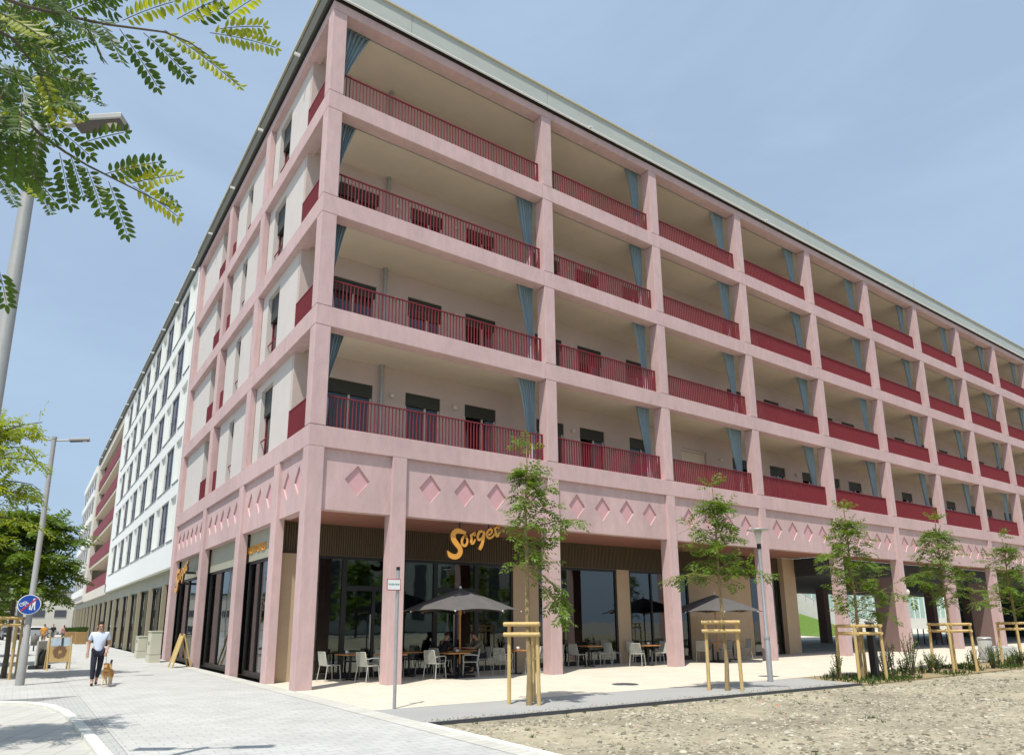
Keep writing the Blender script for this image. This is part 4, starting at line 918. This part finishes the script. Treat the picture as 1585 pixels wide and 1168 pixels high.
def furmat():
    m = mat('dog_coat', (.44, .24, .08), .95, .25, 16, .4, 60); t = m.node_tree; bs = t.nodes['Principled BSDF']; src = bs.inputs['Base Color'].links[0].from_socket
    c = t.nodes.new('ShaderNodeTexCoord'); s = t.nodes.new('ShaderNodeSeparateXYZ'); t.links.new(c.outputs['Object'], s.inputs[0])
    for lo, hi, colr, inv in ((.24, .34, (.62, .50, .33, 1), True), (.66, .72, (.05, .035, .025, 1), False)):
        mr = t.nodes.new('ShaderNodeMapRange'); mr.inputs[1].default_value = lo; mr.inputs[2].default_value = hi; mr.inputs[3].default_value = 1 if inv else 0; mr.inputs[4].default_value = 0 if inv else 1
        t.links.new(s.outputs['Z'], mr.inputs[0]); mx_ = t.nodes.new('ShaderNodeMix'); mx_.data_type = 'RGBA'; mx_.inputs[7].default_value = colr; t.links.new(mr.outputs[0], mx_.inputs[0]); t.links.new(src, mx_.inputs[6]); src = mx_.outputs[2]
    t.links.new(src, bs.inputs['Base Color']); return m
dog = thing('dog', (-3.62, 4.75, 0), 'tan dog with pale legs and curled dark tail walking on a leash', 'dog', None, R(-14)); dog.scale = (.86,)*3
DJ = {'hip': ((0,.30,.46), .095), 'belly': ((0,.08,.45), .11), 'chest': ((0,-.16,.45), .135), 'neck': ((0,-.30,.56), .085), 'head': ((0,-.40,.63), .082), 'muz': ((0,-.50,.59), .046), 'nose': ((0,-.56,.585), .032),
      't1': ((0,.40,.54), .035), 't2': ((0,.46,.66), .036), 't3': ((0,.42,.77), .034), 't4': ((0.03,.33,.79), .028), 't5': ((.05,.27,.74), .018)}
DE = [('hip','belly'),('belly','chest'),('chest','neck'),('neck','head'),('head','muz'),('muz','nose'),('hip','t1'),('t1','t2'),('t2','t3'),('t3','t4'),('t4','t5')]
for s, q in (('L', 1), ('R', -1)):
    f = .06*q
    DJ.update({'sh'+s: ((q*.09,-.18,.38), .06), 'el'+s: ((q*.085,-.14+f,.26), .042), 'wr'+s: ((q*.08,-.19+f*1.5,.13), .03), 'pw'+s: ((q*.08,-.22+f*1.5,.03), .032),
               'th'+s: ((q*.085,.28,.36), .068), 'kn'+s: ((q*.09,.21-f,.25), .045), 'hk'+s: ((q*.085,.35-f*1.5,.15), .03), 'pa'+s: ((q*.085,.30-f*1.5,.03), .032), 'ear'+s: ((q*.062,-.375,.71), .026), 'et'+s: ((q*.085,-.40,.70), .016)})
    DE += [('chest','sh'+s),('sh'+s,'el'+s),('el'+s,'wr'+s),('wr'+s,'pw'+s),('hip','th'+s),('th'+s,'kn'+s),('kn'+s,'hk'+s),('hk'+s,'pa'+s),('head','ear'+s),('ear'+s,'et'+s)]
skin('body', DJ, DE, furmat(), dog)
b = MB(); b.ball((0,-.575,.595), .02, 8)
for q in (-1, 1): b.ball((q*.035,-.465,.655), .011, 6)
b.build('face', M['hair'], dog)
b = MB(); b.tube([(.085*math.cos(a), -.27+.03*math.sin(a)*1.4, .52+.09*math.sin(a)) for a in [2*math.pi*i/14 for i in range(15)]], .012, 6, cap=False); b.build('collar', M['signr'], dog)
b = MB(); h = man.matrix_basis
Ml = Matrix.Translation((-3.86, 5.3, 0)) @ Matrix.Rotation(R(-4), 4, 'Z'); Md = Matrix.Translation((-3.62, 4.75, 0)) @ Matrix.Rotation(R(-14), 4, 'Z')
a = Ml @ Vector((.195, -.19, .88)); c = Md @ Vector((0, -.21, .52)); mm_ = (a+c)/2-Vector((0,0,.10)); b.tube([a, (a+mm_)/2-Vector((0,0,.03)), mm_, (mm_+c)/2, c], .006, 5)
tag(b.build('leash', M['dark']), 'thin dark leash from the walking man to the tan dog', 'leash')
# seated guests
def seated(x, y, rz, label, shirt, lean=.16):
    t = thing('person', (x, y, 0), label, 'person', None, rz)
    figure(t, dict(pelvis=(0,.06,.55), chest=(0,-.02-lean*.4,.90), neck=(0,-.04-lean*.8,1.07), head=(0,-.10-lean,1.19), face=(0,-.86,-.5), shL=(.18,-.03-lean*.5,1.0), elL=(.23,-.22-lean,.80), wrL=(.12,-.40-lean,.82), shR=(-.18,-.03-lean*.5,1.0), elR=(-.23,-.22-lean,.80), wrR=(-.10,-.42-lean,.82),
        hipL=(.09,.02,.54), knL=(.11,-.40,.53), anL=(.10,-.36,.10), toeL=(.10,-.50,.04), hipR=(-.09,.02,.54), knR=(-.10,-.42,.52), anR=(-.10,-.24,.10), toeR=(-.10,-.38,.04)), shirt, M['blackcl'], True, .85)
    return t
seated(6.93, 2.3, R(-92), 'seated person in taupe shirt leaning over a table under the umbrella', M['greenish'])
seated(5.57, 2.45, R(92), 'seated person dressed in black in shade behind the umbrella pole', M['blackcl'], .05)
def standing(x, y, rz, label, shirt, pants, shorts=False, sc=1, hairlong=False):
    t = thing('person', (x, y, 0), label, 'person', None, rz); t.scale = (sc,)*3
    figure(t, dict(pelvis=(0,0,.93), chest=(0,0,1.30), neck=(0,0,1.47), head=(0,-.03,1.60), face=(0,-1,-.1), shL=(.185,0,1.40), elL=(.24,.05,1.13), wrL=(.24,-.06,.90), shR=(-.185,0,1.40), elR=(-.24,.0,1.13), wrR=(-.24,-.12,.92),
        hipL=(.085,0,.90), knL=(.085,-.08,.50), anL=(.08,-.05,.09), toeL=(.08,-.20,.04), hipR=(-.085,0,.90), knR=(-.08,.06,.50), anR=(-.08,.22,.12), toeR=(-.08,.10,.05)), shirt, pants, True, .6, shorts, True, hairlong)
standing(-4.13, 49.5, R(170), 'distant pedestrian in orange shirt and brown shorts walking away', M['orange'], M['wood2'], True)
standing(-2.35, 60, R(200), 'distant person with pink top beside the wooden planter boxes', M['pinkcl'], M['greycloth'], False, .95, True)
standing(-3.0, 66, R(10), 'distant person in dark clothes before the pale far wall', M['blackcl'], M['greycloth'])
standing(1.9, 6.0, R(75), 'person in blue top inside the cafe behind the first glass pane', M['shirt'], M['trousers'])
# ================================================================== TREES
def frond(b, p, d, L, pairs, ll, lw, rnd, droop=.35, up=None, sm=False, m=0, six=False):
    p = Vector(p); d = Vector(d).normalized(); g = Vector((0,0,-1)); P = [p.copy()]; n = pairs; st = L/n; D = d.copy(); up = Vector(up or (rnd.uniform(-.5,.5), rnd.uniform(-.5,.5), 1)).normalized()
    for i in range(n):
        D = (D+g*droop/n).normalized(); P.append(P[-1]+D*st)
    for i in range(1, n+1):
        D = (P[i]-P[i-1]).normalized(); s = D.cross(up)
        s = s.normalized() if s.length > .05 else D.orthogonal().normalized(); nn = s.cross(D)
        tp = .6+.4*math.sin(math.pi*(i+.6)/(n+1.6))
        for q in ((-1, 1) if i < n else (-1, 1, 0)):
            ax = (s*q*.86+D*.5 if q else D)+g*rnd.uniform(.05,.4)*(1 if not six else .5)+nn*rnd.uniform(-.25,.25); ax.normalize(); l = ll*tp*rnd.uniform(.85,1.12); w = lw*tp*rnd.uniform(.85,1.1)
            sd = ax.cross(nn); sd = sd.normalized() if sd.length > .05 else ax.orthogonal().normalized(); c = P[i]+ax*.004
            fold = nn*(-w*.25)
            if six:
                q_ = [c, c+ax*l*.22+sd*w*.42+fold*.5, c+ax*l*.52+sd*w*.5+fold, c+ax*l*.82+sd*w*.30+fold*.5, c+ax*l, c+ax*l*.82-sd*w*.30+fold*.5, c+ax*l*.52-sd*w*.5+fold, c+ax*l*.22-sd*w*.42+fold*.5]
                b.add(q_, [(0,1,2,3,4),(0,4,5,6,7)], m)
            else: b.add([c, c+ax*l*.45+sd*w*.5, c+ax*l, c+ax*l*.45-sd*w*.5], [(0,1,2,3)], m)
    return P
def tree(name, base, H, lo, rad, seed, label, group, lm, bm, nb=26, fl=.30, pairs=5, ll=.085, lw=.032, tr=.045, dens=7, shape=None, lean=(0,0), extra=(), thin_left=0):
    rnd = random.Random(seed); t = thing(name, base, label, 'tree', group)
    tr_pts = [Vector((lean[0]*i/8+rnd.uniform(-.03,.03)*(i > 0), lean[1]*i/8+rnd.uniform(-.03,.03)*(i > 0), -.1 if i == 0 else H*.93*i/8)) for i in range(9)]
    b = MB(); b.tube(tr_pts, [tr*1.15]+[tr*(1-.8*(i/8)**1.2) for i in range(1, 9)], 9); b.build('trunk', bm, t)
    br = MB(); lf = MB(); br_specs = []
    for k in range(nb):
        f = (k+.5)/nb; z = lo+(H*.92-lo)*f; az = k*2.4+rnd.uniform(-.5,.5)
        w = shape(f) if shape else (.55+.45*math.sin(math.pi*min(1, f*.9+.12)))*(1-.72*f**2)
        q_ = 1-thin_left*max(0, -.82*math.cos(az)+.57*math.sin(az)); br_specs.append((z, az, rad*w*q_*rnd.uniform(.65,1.1), rnd.uniform(.15,.6)+.5*f))
    br_specs += list(extra)
    for z, az, L, rise in br_specs:
        i = min(7, max(0, z/(H*.93)*8)); a = tr_pts[int(i)].lerp(tr_pts[int(i)+1], i-int(i)); d = Vector((math.cos(az), math.sin(az), rise+(.35 if group == GY and L < rad*1.2 else 0))); P = [a]; D = d.normalized()
        for s in range(5):
            D = (D+Vector((rnd.uniform(-.18,.18), rnd.uniform(-.18,.18), -.10+(-.12 if rise < 0 else 0)))).normalized(); P.append(P[-1]+D*L/5)
        br.tube(P, [tr*.30*(1-.15*q) for q in range(6)], 5)
        nf = max(3, int(dens*(.5+L/rad)))
        for q in range(nf):
            f = .25+.75*((q+rnd.random())/nf); j = min(4, int(f*5)); c = P[j].lerp(P[j+1], f*5-j); dv = (P[j+1]-P[j]).normalized()
            o = Vector((rnd.uniform(-1,1), rnd.uniform(-1,1), rnd.uniform(-.35,.5))); frond(lf, c, dv*.5+o, fl*rnd.uniform(.7,1.15), pairs, ll, lw, rnd, rnd.uniform(.35,1.0))
    for q in range(8): frond(lf, tr_pts[-1], (rnd.uniform(-1,1), rnd.uniform(-1,1), rnd.uniform(.2,1.3)), fl, pairs, ll, lw, rnd, .5)
    br.build('branches', bm, t); lf.build('crown', lm, t); return t
GY = 'young staked trees along the arcade'
tree('young_tree', (2.86, -5.92, 0), 5.75, 2.65, .82, 11, 'nearest young staked tree, light trunk and one long drooping lower branch', GY, M['leaf'], M['bark'], 25, .36, 5, .14, .052, .062, 9, extra=[(2.75, -.55, 1.15, -.15), (2.6, -.5, 1.2, -.45), (3.5, -.3, 1.35, .55), (4.2, .2, .8, 1.0)], thin_left=.62)
tree('young_tree', (8.28, -6.55, 0), 5.35, 2.35, .86, 23, 'second young staked tree, compact bright crown before the fifth column', GY, M['leaf'], M['bark'], 28, .36, 5, .14, .052, .055, 9, extra=[(2.7, 2.7, 1.25, .25), (2.9, -.5, 1.2, .15)])
tree('young_tree', (13.85, -6.85, -.02), 5.2, 1.6, 1.05, 37, 'third young tree in the planting bed with a wide crown before the open passage', GY, M['leaf'], M['bark'], 34, .36, 5, .14, .052, .052, 9, extra=[(3.4, 2.7, 1.6, .3), (1.9, -.4, 1.5, .1), (2.4, -.6, 1.6, .2)])
tree('young_tree', (19.3, -6.95, -.02), 5.3, 2.0, 1.05, 41, 'fourth young tree before the pale column beside the opal globe lamps', GY, M['leaf'], M['bark'], 32, .36, 5, .14, .052, .055, 9, extra=[(3.2, 2.6, 1.5, .1), (2.6, -.4, 1.5, .2)])
tree('young_tree', (24.6, -7.0, -.02), 5.0, 1.7, 1.05, 43, 'fifth young tree cut by the right picture edge', GY, M['leaf'], M['bark'], 32, .36, 5, .14, .052, .055, 9, extra=[(2.4, 2.6, 1.4, .1)])
def stakes(x, y, label, n=3, w=.75, h=1.58, rz=0, z=0):
    t = thing('tree_stakes', (x, y, z), label, 'tree support', 'wooden tree stakes', rz); pos = [(-w/2, 0), (w/2, 0), (0, .55), (0, -.3)][:n] if n < 4 else [(-w/2, -w/2), (w/2, -w/2), (w/2, w/2), (-w/2, w/2)]
    for px, py in pos: b = MB(); b.tube([(px*1.06, py*1.06, -.1), (px, py, h)], [.045, .04], 8); b.build('stake', M['wood'], t)
    for z_ in (h-.03, h-.24):
        for a, c in ((0, 1),)+(((1, 2), (2, 3), (3, 0)) if n == 4 else ((0, 2), (1, 2))):
            p, q = Vector((*pos[a], z_)), Vector((*pos[c], z_)); d = (q-p).normalized()*.09; o = Vector((-d.y, d.x, 0))*.4 if n == 4 else Vector((0, -.085, 0)) if a+c == 1 else Vector()
            b = MB(); b.tube([p-d+o, q+d+o], .045, 8); b.build('rail', M['wood'], t)
stakes(2.82, -5.80, 'pale wooden stakes with two cross rails round the nearest tree trunk', 3, .62, 1.62, R(-58)); stakes(8.22, -6.55, 'pale wooden stakes round the second tree on the grey strip', 3, .72, 1.62, R(-58))
stakes(13.85, -6.85, 'pale wooden stakes round the third tree in the planting bed', 4, .80, 1.5, R(-25), -.02); stakes(19.3, -6.95, 'pale wooden stakes round the fourth tree near the litter bin', 4, .80, 1.5, R(-25), -.02); stakes(24.6, -7.0, 'pale wooden stakes at the right picture edge', 4, .80, 1.5, R(-25), -.02)
wp = thing('trunk_guard', (14.25, -7.0, -.02), 'dark square guard post beside the third tree', 'post'); b = MB(); b.box(-.09, .09, -.09, .09, 0, 1.55); b.build('post', M['dark'], wp, .01); b = MB(); b.box(-.1, .1, -.1, .1, 1.552, 1.6); b.build('cap', M['steel'], wp)
# bed plants
def plant(x, y, h, seed, label, n=14, w=.25, lm='leafd'):
    rnd = random.Random(seed); t = thing('bed_plant', (x, y, -.02), label, 'plant', 'small plants in the planting bed'); s = MB(); l = MB()
    for i in range(n):
        a = rnd.uniform(0, 6.28); q = rnd.uniform(.1, 1)*w; top = Vector((math.cos(a)*q, math.sin(a)*q, h*rnd.uniform(.55,1))); s.tube([(math.cos(a)*.03, math.sin(a)*.03, -.02), top*.55+Vector((0,0,.03)), top], .006, 4)
        for k in range(9):
            c = top*(.3+.7*k/8); c.z = top.z*(.3+.7*k/8); d = Vector((rnd.uniform(-1,1), rnd.uniform(-1,1), rnd.uniform(.2,1.2))).normalized(); sd_ = d.orthogonal().normalized(); L = rnd.uniform(.05,.11); l.add([c, c+d*L*.5+sd_*.018, c+d*L, c+d*L*.5-sd_*.018], [(0,1,2,3)])
    s.build('stems', M['barkd'], t); l.build('leaves', M[lm], t)
pl_spots = [(1290,1053,.35),(1297,1050,.75),(1372,1048,.9),(1384,1046,1.0),(1400,1046,.55),(1412,1044,1.25),(1428,1042,.45),(1441,1041,.65),(1452,1040,.55),(1502,1036,.5),(1512,1038,.7),(1538,1034,.75),(1548,1033,.8),(1566,1030,.5),(1580,1030,.6)]
pdesc = ['low tuft at near tip of the bed', 'wispy grey green shrub at near tip of the bed', 'tall thin plant right of the third tree', 'taller thin plant, second right of the third tree', 'short bushy plant between third and fourth trees', 'tallest reedy plant between third and fourth trees', 'small plant midway between third and fourth trees', 'slim plant left of the fourth tree', 'dark plant close to the fourth tree stakes', 'low plant right of the fourth tree', 'bushy plant before the litter bin', 'leafy plant before the concrete block', 'second leafy plant before the concrete block', 'small plant near the right picture edge', 'last plant at the right picture edge']
for i, (u, v, h) in enumerate(pl_spots): p = at(u, v, 2, -.02); plant(p.x, p.y, h, 100+i, pdesc[i], 8+int(10*(i % 3)), .12+.1*(i % 3), ('leafd', 'leaf')[i % 2])
rnd = random.Random(8); b = MB()
for i in range(5200):
    x = rnd.uniform(12.7, 42); lo_, hi_ = -7.75, -5.75
    y = rnd.uniform(lo_, hi_)
    if NZ.noise((x*.7, y*1.2, 2)) < -.05 and x > 15 or (x < 13.2 and y > -6.2): continue
    h = rnd.uniform(.05, .17); a = rnd.uniform(0, 6.28); q = Vector((math.cos(a), math.sin(a), 0))*.02; e = Vector((rnd.uniform(-.06,.06), rnd.uniform(-.06,.06), h)); c = Vector((x, y, -.02)); b.add([c-q, c+q, c+q*.6+e*.6, c+e, c-q*.6+e*.6], [(0,1,2,3,4)])
tag(b.build('ground_cover', M['leafd']), kind='stuff')
# ---- left row of trees
GL = 'trees along the left pavement'
broad = lambda f: (.75+.25*math.sin(3.1*f))*(1-.75*f**2.2)
tree('street_tree', (-6.0, 10.4, 0), 6.0, 2.5, 2.25, 61, 'dark green layered street tree behind the lamp with the blue sign', GL, M['leafm'], M['barkd'], 60, .55, 6, .20, .085, .08, 20, broad)
tree('street_tree', (-7.4, 19.5, 0), 6.4, 2.2, 2.3, 62, 'farther dark street tree, second behind the blue sign', GL, M['leafm'], M['barkd'], 46, .65, 5, .26, .12, .09, 15, broad)
tree('street_tree', (-8.4, 30, 0), 6.6, 2.0, 2.6, 63, 'distant street tree at the left picture edge before parked cars', GL, M['leafm'], M['barkd'], 40, .75, 5, .34, .15, .1, 12, broad)
tree('street_tree', (-6.85, -4.7, 0), 5.5, 2.9, 1.65, 64, 'yellow green street tree reaching in at the left edge above the lamp', GL, M['leafy2'], M['barkd'], 46, .36, 7, .095, .04, .08, 17, broad)
for y, z in ((9.3, 1), (10.9, 0)):
    stakes(-6.1 if z else -5.75, y+.2, ('weathered leaning stakes under the dark street tree', 'second set of weathered stakes close behind the lamp pole')[1-z], 3, .55, 1.9, R(20 if z else 75))
# ---- overhanging tree close to the viewer: real fronds around the top left
NT = thing('overhanging_tree', (-10.2, -13.2, 0), 'pinnate leaved tree overhanging the viewer at top left', 'tree', GL); O = Vector((-10.2, -13.2, 0))
b = MB(); b.tube([(0,0,-.1),(.05,.02,1.5),(.1,.0,3.0),(.15,-.1,4.6),(.2,-.1,6.2)], [.10,.09,.08,.06,.02], 10); b.build('trunk', M['barkd'], NT)
rnd = random.Random(5); LG = MB(); LY = MB(); TW = MB()
def px(u, v, d): return depth(u, v, d)-O
def twig(pts, r0, d0, d1):
    n = len(pts); P = [px(u, v, d0+(d1-d0)*i/(n-1)) for i, (u, v) in enumerate(pts)]; TW.tube(P, [r0*(1-.75*i/(n-1)) for i in range(n)], 6)
    return P
for st in ([(-30,-15),(40,10),(113,27),(165,38),(255,50),(292,65),(326,88)], [(-30,120),(30,175),(62,208),(102,236),(137,257),(205,291),(265,322)], [(-40,380),(-5,425),(4,440)], [(-40,30),(20,60),(60,110),(70,160)], [(-40,-20),(60,-20),(130,-5),(190,10)]):
    P = twig(st, .008, 2.5, 2.75); TW.tube([(.12,0,3.6+rnd.uniform(-.3,.8)), P[0]*.6+Vector((0,0,.25)), P[0]], [.03,.018,.008], 6)
FR = [((185,45),(243,132),2.65,0),((127,27),(157,84),2.6,0),((222,51),(291,117),2.7,1),((255,47),(368,130),2.7,1),((155,35),(188,92),2.6,0),((325,51),(425,72),2.85,2),((190,32),(267,2),2.7,2),((274,30),(339,-2),2.75,2),((300,34),(341,12),2.75,1),((346,30),(392,-3),2.85,2),((340,45),(405,40),2.85,2),
      ((76,190),(137,238),2.6,0),((127,222),(190,204),2.65,0),((92,236),(108,314),2.6,0),((108,238),(128,300),2.62,0),((134,260),(158,326),2.65,0),((161,270),(243,250),2.68,0),((175,275),(236,262),2.7,1),((168,281),(196,360),2.7,0),((203,284),(271,270),2.72,1),((206,288),(274,333),2.74,1),((240,300),(272,312),2.76,1),
      ((30,190),(22,285),2.5,0),((62,200),(50,275),2.5,0),((8,200),(12,270),2.5,0),((100,20),(190,-15),2.6,0),((30,175),(0,230),2.45,0),((-2,415),(10,468),2.6,0),((0,20),(70,60),2.5,1),((20,60),(110,90),2.5,0),((60,110),(130,130),2.5,0),((60,110),(90,185),2.5,1),((70,160),(115,160),2.5,0),((60,-10),(125,40),2.5,0),((130,-5),(175,15),2.55,0)]
def put(a, c, d, col, jd=.12):
    p, q = px(*a, d), px(*c, d+rnd.uniform(-jd, jd)); L = (q-p).length; pr = max(4, int(L/.021))
    tgt = {0: LG, 1: (LG if rnd.random() < .5 else LY), 2: LY}[col]; view = (p+O-CAM).normalized(); upn = (-view+Vector((rnd.uniform(-.5,.5), rnd.uniform(-.5,.5), rnd.uniform(.1,.8)))).normalized()
    P = frond(tgt, p, (q-p)+Vector((0,0,L*.10)), L*1.02, pr, .046, .021, rnd, .22, upn, six=True); TW.tube([p]+P[1:], .0016, 4)
for a, c, d, col in FR: put(a, c, d, col)
for i in range(150):
    u = rnd.uniform(-90, 100)*(1 if rnd.random() < .8 else 1.25); v = rnd.uniform(-70, 150) if rnd.random() < .8 else rnd.uniform(120, 290)
    if v > 150 and u > 45: u -= 60
    a = rnd.uniform(-.6, 2.0); L = rnd.uniform(45, 80); put((u, v), (u+L*math.cos(a), v+L*math.sin(a)), rnd.uniform(2.3, 4.2), 0 if rnd.random() < .8 else 2, .25)
TW.build('branches', M['barkd'], NT); LG.build('crown', M['leafn'], NT); LY.build('yellow_leaves', M['leafy'], NT)  # yellower fronds are kept as a second leaf mesh
# ================================================================== FAR END OF THE STREET
AF = thing('sandwich_board', (-4.40, 14.3, 0), 'wooden sandwich board with sky picture and brown wreath on left pavement', 'sign board', None, R(8))
b = MB()
for s in (-1, 1): b.tube([(s*.36,-.12,0),(s*.36,.05,1.25)], .03, 6); b.tube([(s*.36,.35,0),(s*.36,.05,1.22)], .028, 6)
b.build('frame', M['wood'], AF)
b = MB(); b.add([(-.34,-.085,.28),(.34,-.085,.28),(.34,.03,1.2),(-.34,.03,1.2),(-.34,-.06,.28),(.34,-.06,.28),(.34,.055,1.2),(-.34,.055,1.2)], [(0,1,2,3),(7,6,5,4),(0,4,5,1),(2,6,7,3),(1,5,6,2),(0,3,7,4)]); b.build('panel', M['wood'], AF)
def onp(x, z, o=.004): t = (z-.28)/.92; return (x, -.085+.115*t-o, z)
b = MB(); b.add([onp(-.32,.86), onp(.32,.86), onp(.32,1.17), onp(-.32,1.17)], [(0,1,2,3)]); b.build('sky_picture', mat('poster_sky', (.50,.62,.72), .6, .2, 6), AF)
b = MB(); b.add([onp(.02,.86,.007), onp(.10,.86,.007), onp(.10,1.17,.007), onp(.02,1.17,.007)], [(0,1,2,3)]); b.build('dark_stripe', M['greyw'], AF)
b = MB(); rw = random.Random(3)
for i in range(26):
    a = 2*math.pi*i/26; r0, r1 = .06, .22+.05*rw.random(); w = .05; ca, sa = math.cos(a), math.sin(a); b.add([onp(ca*r0,.66+sa*r0,.01), onp(ca*r1*.6-sa*w,.66+sa*r1*.6+ca*w,.014), onp(ca*r1,.66+sa*r1,.012), onp(ca*r1*.6+sa*w,.66+sa*r1*.6-ca*w,.014)], [(0,1,2,3)], i % 2)
b.build('wreath', [M['wood2'], mat('wreath_brown', (.20,.09,.05), .8, .3, 9)], AF)
RB = thing('rubber_base_sign', (-4.95, 15.4, 0), 'grey sign panel seen edge on with dark rubber foot behind the sandwich board', 'sign', None, R(70))
b = MB(); b.box(-.45, .45, -.03, .03, .15, 1.05); b.build('panel', M['concrete'], RB, .01); b = MB(); b.box(-.35, .35, -.28, .28, 0, .14); b.build('foot', M['tyre'], RB, .02)
b = MB(); b.tube([(0,-.16,.36),(0,-.06,.36)], .36, 20); b.build('wheel', M['tyre'], RB)
A2 = thing('sandwich_board', (-.45, 12.6, 0), 'narrow pale wooden trestle board standing before the last street side shop window', 'sign board', None, R(-88))
b = MB()
for s in (-1, 1): b.tube([(s*.33,-.34,0),(s*.33,0,1.28)], .034, 6); b.tube([(s*.33,.34,0),(s*.33,0,1.26)], .034, 6)
b.build('frame', M['wood'], A2); b = MB(); b.add([(-.31,-.28,.2),(.31,-.28,.2),(.31,-.02,1.2),(-.31,-.02,1.2),(-.31,-.25,.2),(.31,-.25,.2),(.31,.0,1.2),(-.31,.0,1.2)], [(0,1,2,3),(7,6,5,4),(0,4,5,1),(2,6,7,3),(1,5,6,2),(0,3,7,4)]); b.build('panel', M['wood'], A2)
LB2 = thing('street_bin', (-4.85, 38.2, 0), 'slim dark litter bin on a post farther down the left pavement', 'bin'); b = MB(); b.lathe([(0,.35),(.2,.35),(.24,1.0),(.2,1.02),(0,.98)], 14); b.build('body', M['greycloth'], LB2); b = MB(); b.tube([(0,.26,0),(0,.26,1.1)], .04, 8); b.build('post', M['dark'], LB2)
for i, (x, y) in enumerate(((-1.25, 55), (-1.9, 58), (-.9, 60))):
    t = thing('planter_box', (x, y, 0), ('nearest wooden planter box with plants by the shop front far down the street', 'middle wooden planter box far down the street', 'rear wooden planter box far down the street')[i], 'planter', 'wooden planter boxes'); b = MB(); b.box(-.42, .42, -.4, .4, 0, 1.05); b.build('box', M['pax'], t, .02); b = MB(); rp = random.Random(i)
    for k in range(130): c = Vector((rp.uniform(-.4,.4), rp.uniform(-.35,.35), 1.05)); b.add([c, c+Vector((.09,0,.2)), c+Vector((rp.uniform(-.2,.2), 0, .45*rp.uniform(.5,1))), c+Vector((-.09,0,.2))], [(0,1,2,3)])
    b.build('plants', M['leafd'], t)
def car(x, y, rz, m, label):
    t = thing('parked_car', (x, y, 0), label, 'car', 'parked cars', rz); b = MB(); prof = [(-2.15,.35),(-2.2,.75),(-1.95,.95),(-1.25,1.02),(-.65,1.45),(.75,1.47),(1.55,1.05),(2.1,.98),(2.2,.7),(2.15,.35)]; n = len(prof)
    for s0, s1 in ((-.86, .86),): b.add([(s0+(.13 if z > 1.3 else 0), y_, z) for y_, z in prof]+[(s1-(.13 if z > 1.3 else 0), y_, z) for y_, z in prof], [tuple(range(n-1,-1,-1)), tuple(range(n,2*n))]+[(i,(i+1)%n,n+(i+1)%n,n+i) for i in range(n)])
    b.build('body', m, t, .05)
    for s in (-1, 1):
        b = MB(); xx = s*.873; b.add([(xx-s*.0,-1.05,1.03),(xx-s*.10,-.62,1.38),(xx-s*.10,.70,1.40),(xx,1.35,1.05)], [(0,1,2,3) if s > 0 else (3,2,1,0)]); b.build('side_window', M['dark'], t)
        for q in (-1.35, 1.35): b = MB(); b.tube([(s*.68,q,.33),(s*.89,q,.33)], .33, 18); o = b.build('wheel', M['tyre'], t); b = MB(); b.tube([(s*.88,q,.33),(s*.896,q,.33)], .2, 14); b.build('rim', M['steel'], o)
        b = MB(); b.box(s*.62-.16, s*.62+.16, -2.215, -2.15, .66, .80); b.build('headlight', M['lens'], t)
    b = MB(); b.add([(-.72,-1.27,1.06),(.72,-1.27,1.06),(.62,-.70,1.44),(-.62,-.70,1.44)], [(0,1,2,3)]); b.build('windscreen', M['dark'], t); b = MB(); b.box(-.5, .5, -2.21, -2.17, .42, .6); b.build('grille', M['dark'], t)
    return t
car(-3.6, 96, R(80), M['carg'], 'silver car parked across the far street end'); car(-8.3, 62, R(4), M['carb'], 'dark car parked at the left edge beyond the trees'); car(-6.6, 84, R(6), M['carb'], 'dark blue car parked farther behind, left of the orange pedestrian')
EB = thing('end_building', (0, 0, 0), 'low pale building with dark windows closing the far street end', 'building'); b = MB(); b.box(-60, 14, 150, 165, 0, 8); b.build('wall', M['far'], EB)
for i in range(14): b = MB(); b.box(-40+3.6*i, -38+3.6*i, 149.9, 150.0, 3.2, 4.6); b.build('window', M['greyw'], EB)
b = MB(); b.box(-60.3, 14.3, 149.7, 165, 8.001, 8.4); b.build('roof', M['fasciad'], EB)
# trees and houses behind the viewer, seen only as reflections in the shop glass
for i, (x, y, h) in enumerate(((-6, -52, 9), (6, -58, 10), (17, -55, 8.5), (29, -60, 10), (42, -56, 9), (55, -60, 9))):
    tree('park_tree', (x, y, 0), h, 1.6, 4.2, 300+i, ['leafy tree across the gravel lot, ' + q for q in ('first from the street corner', 'second from the street corner', 'third from the street corner', 'fourth from the street corner', 'fifth from the street corner', 'last from the street corner')][i], 'trees across the gravel lot', M['leaf'], M['barkd'], 42, 1.1, 5, .55, .26, .16, 9, broad)
for i, (x, y, h) in enumerate(((-22, -6, 9), (-24, 8, 8), (-22.5, 21, 9.5), (-25, 36, 9))):
    tree('park_tree', (x, y, 0), h, 1.2, 3.8, 400+i, ['leafy tree on the far side of the street, '+q for q in ('first in the row', 'second in the row', 'third in the row', 'last in the row')][i], 'trees across the street', M['leaf'], M['barkd'], 40, 1.1, 5, .55, .26, .16, 9, broad)
HB = thing('opposite_building', (0, 0, 0), 'pale grey building across the gravel lot', 'building'); b = MB(); b.box(-40, 70, -95, -80, 0, 13); b.build('wall', M['far'], HB)
for i in range(22): b = MB(); b.box(-38+5*i, -36+5*i, -79.99, -79.9, 2, 11); b.build('window', M['greyw'], HB)
b = MB(); b.box(-40.3, 70.3, -95.3, -79.7, 13.001, 13.5); b.build('roof', M['fasciad'], HB)
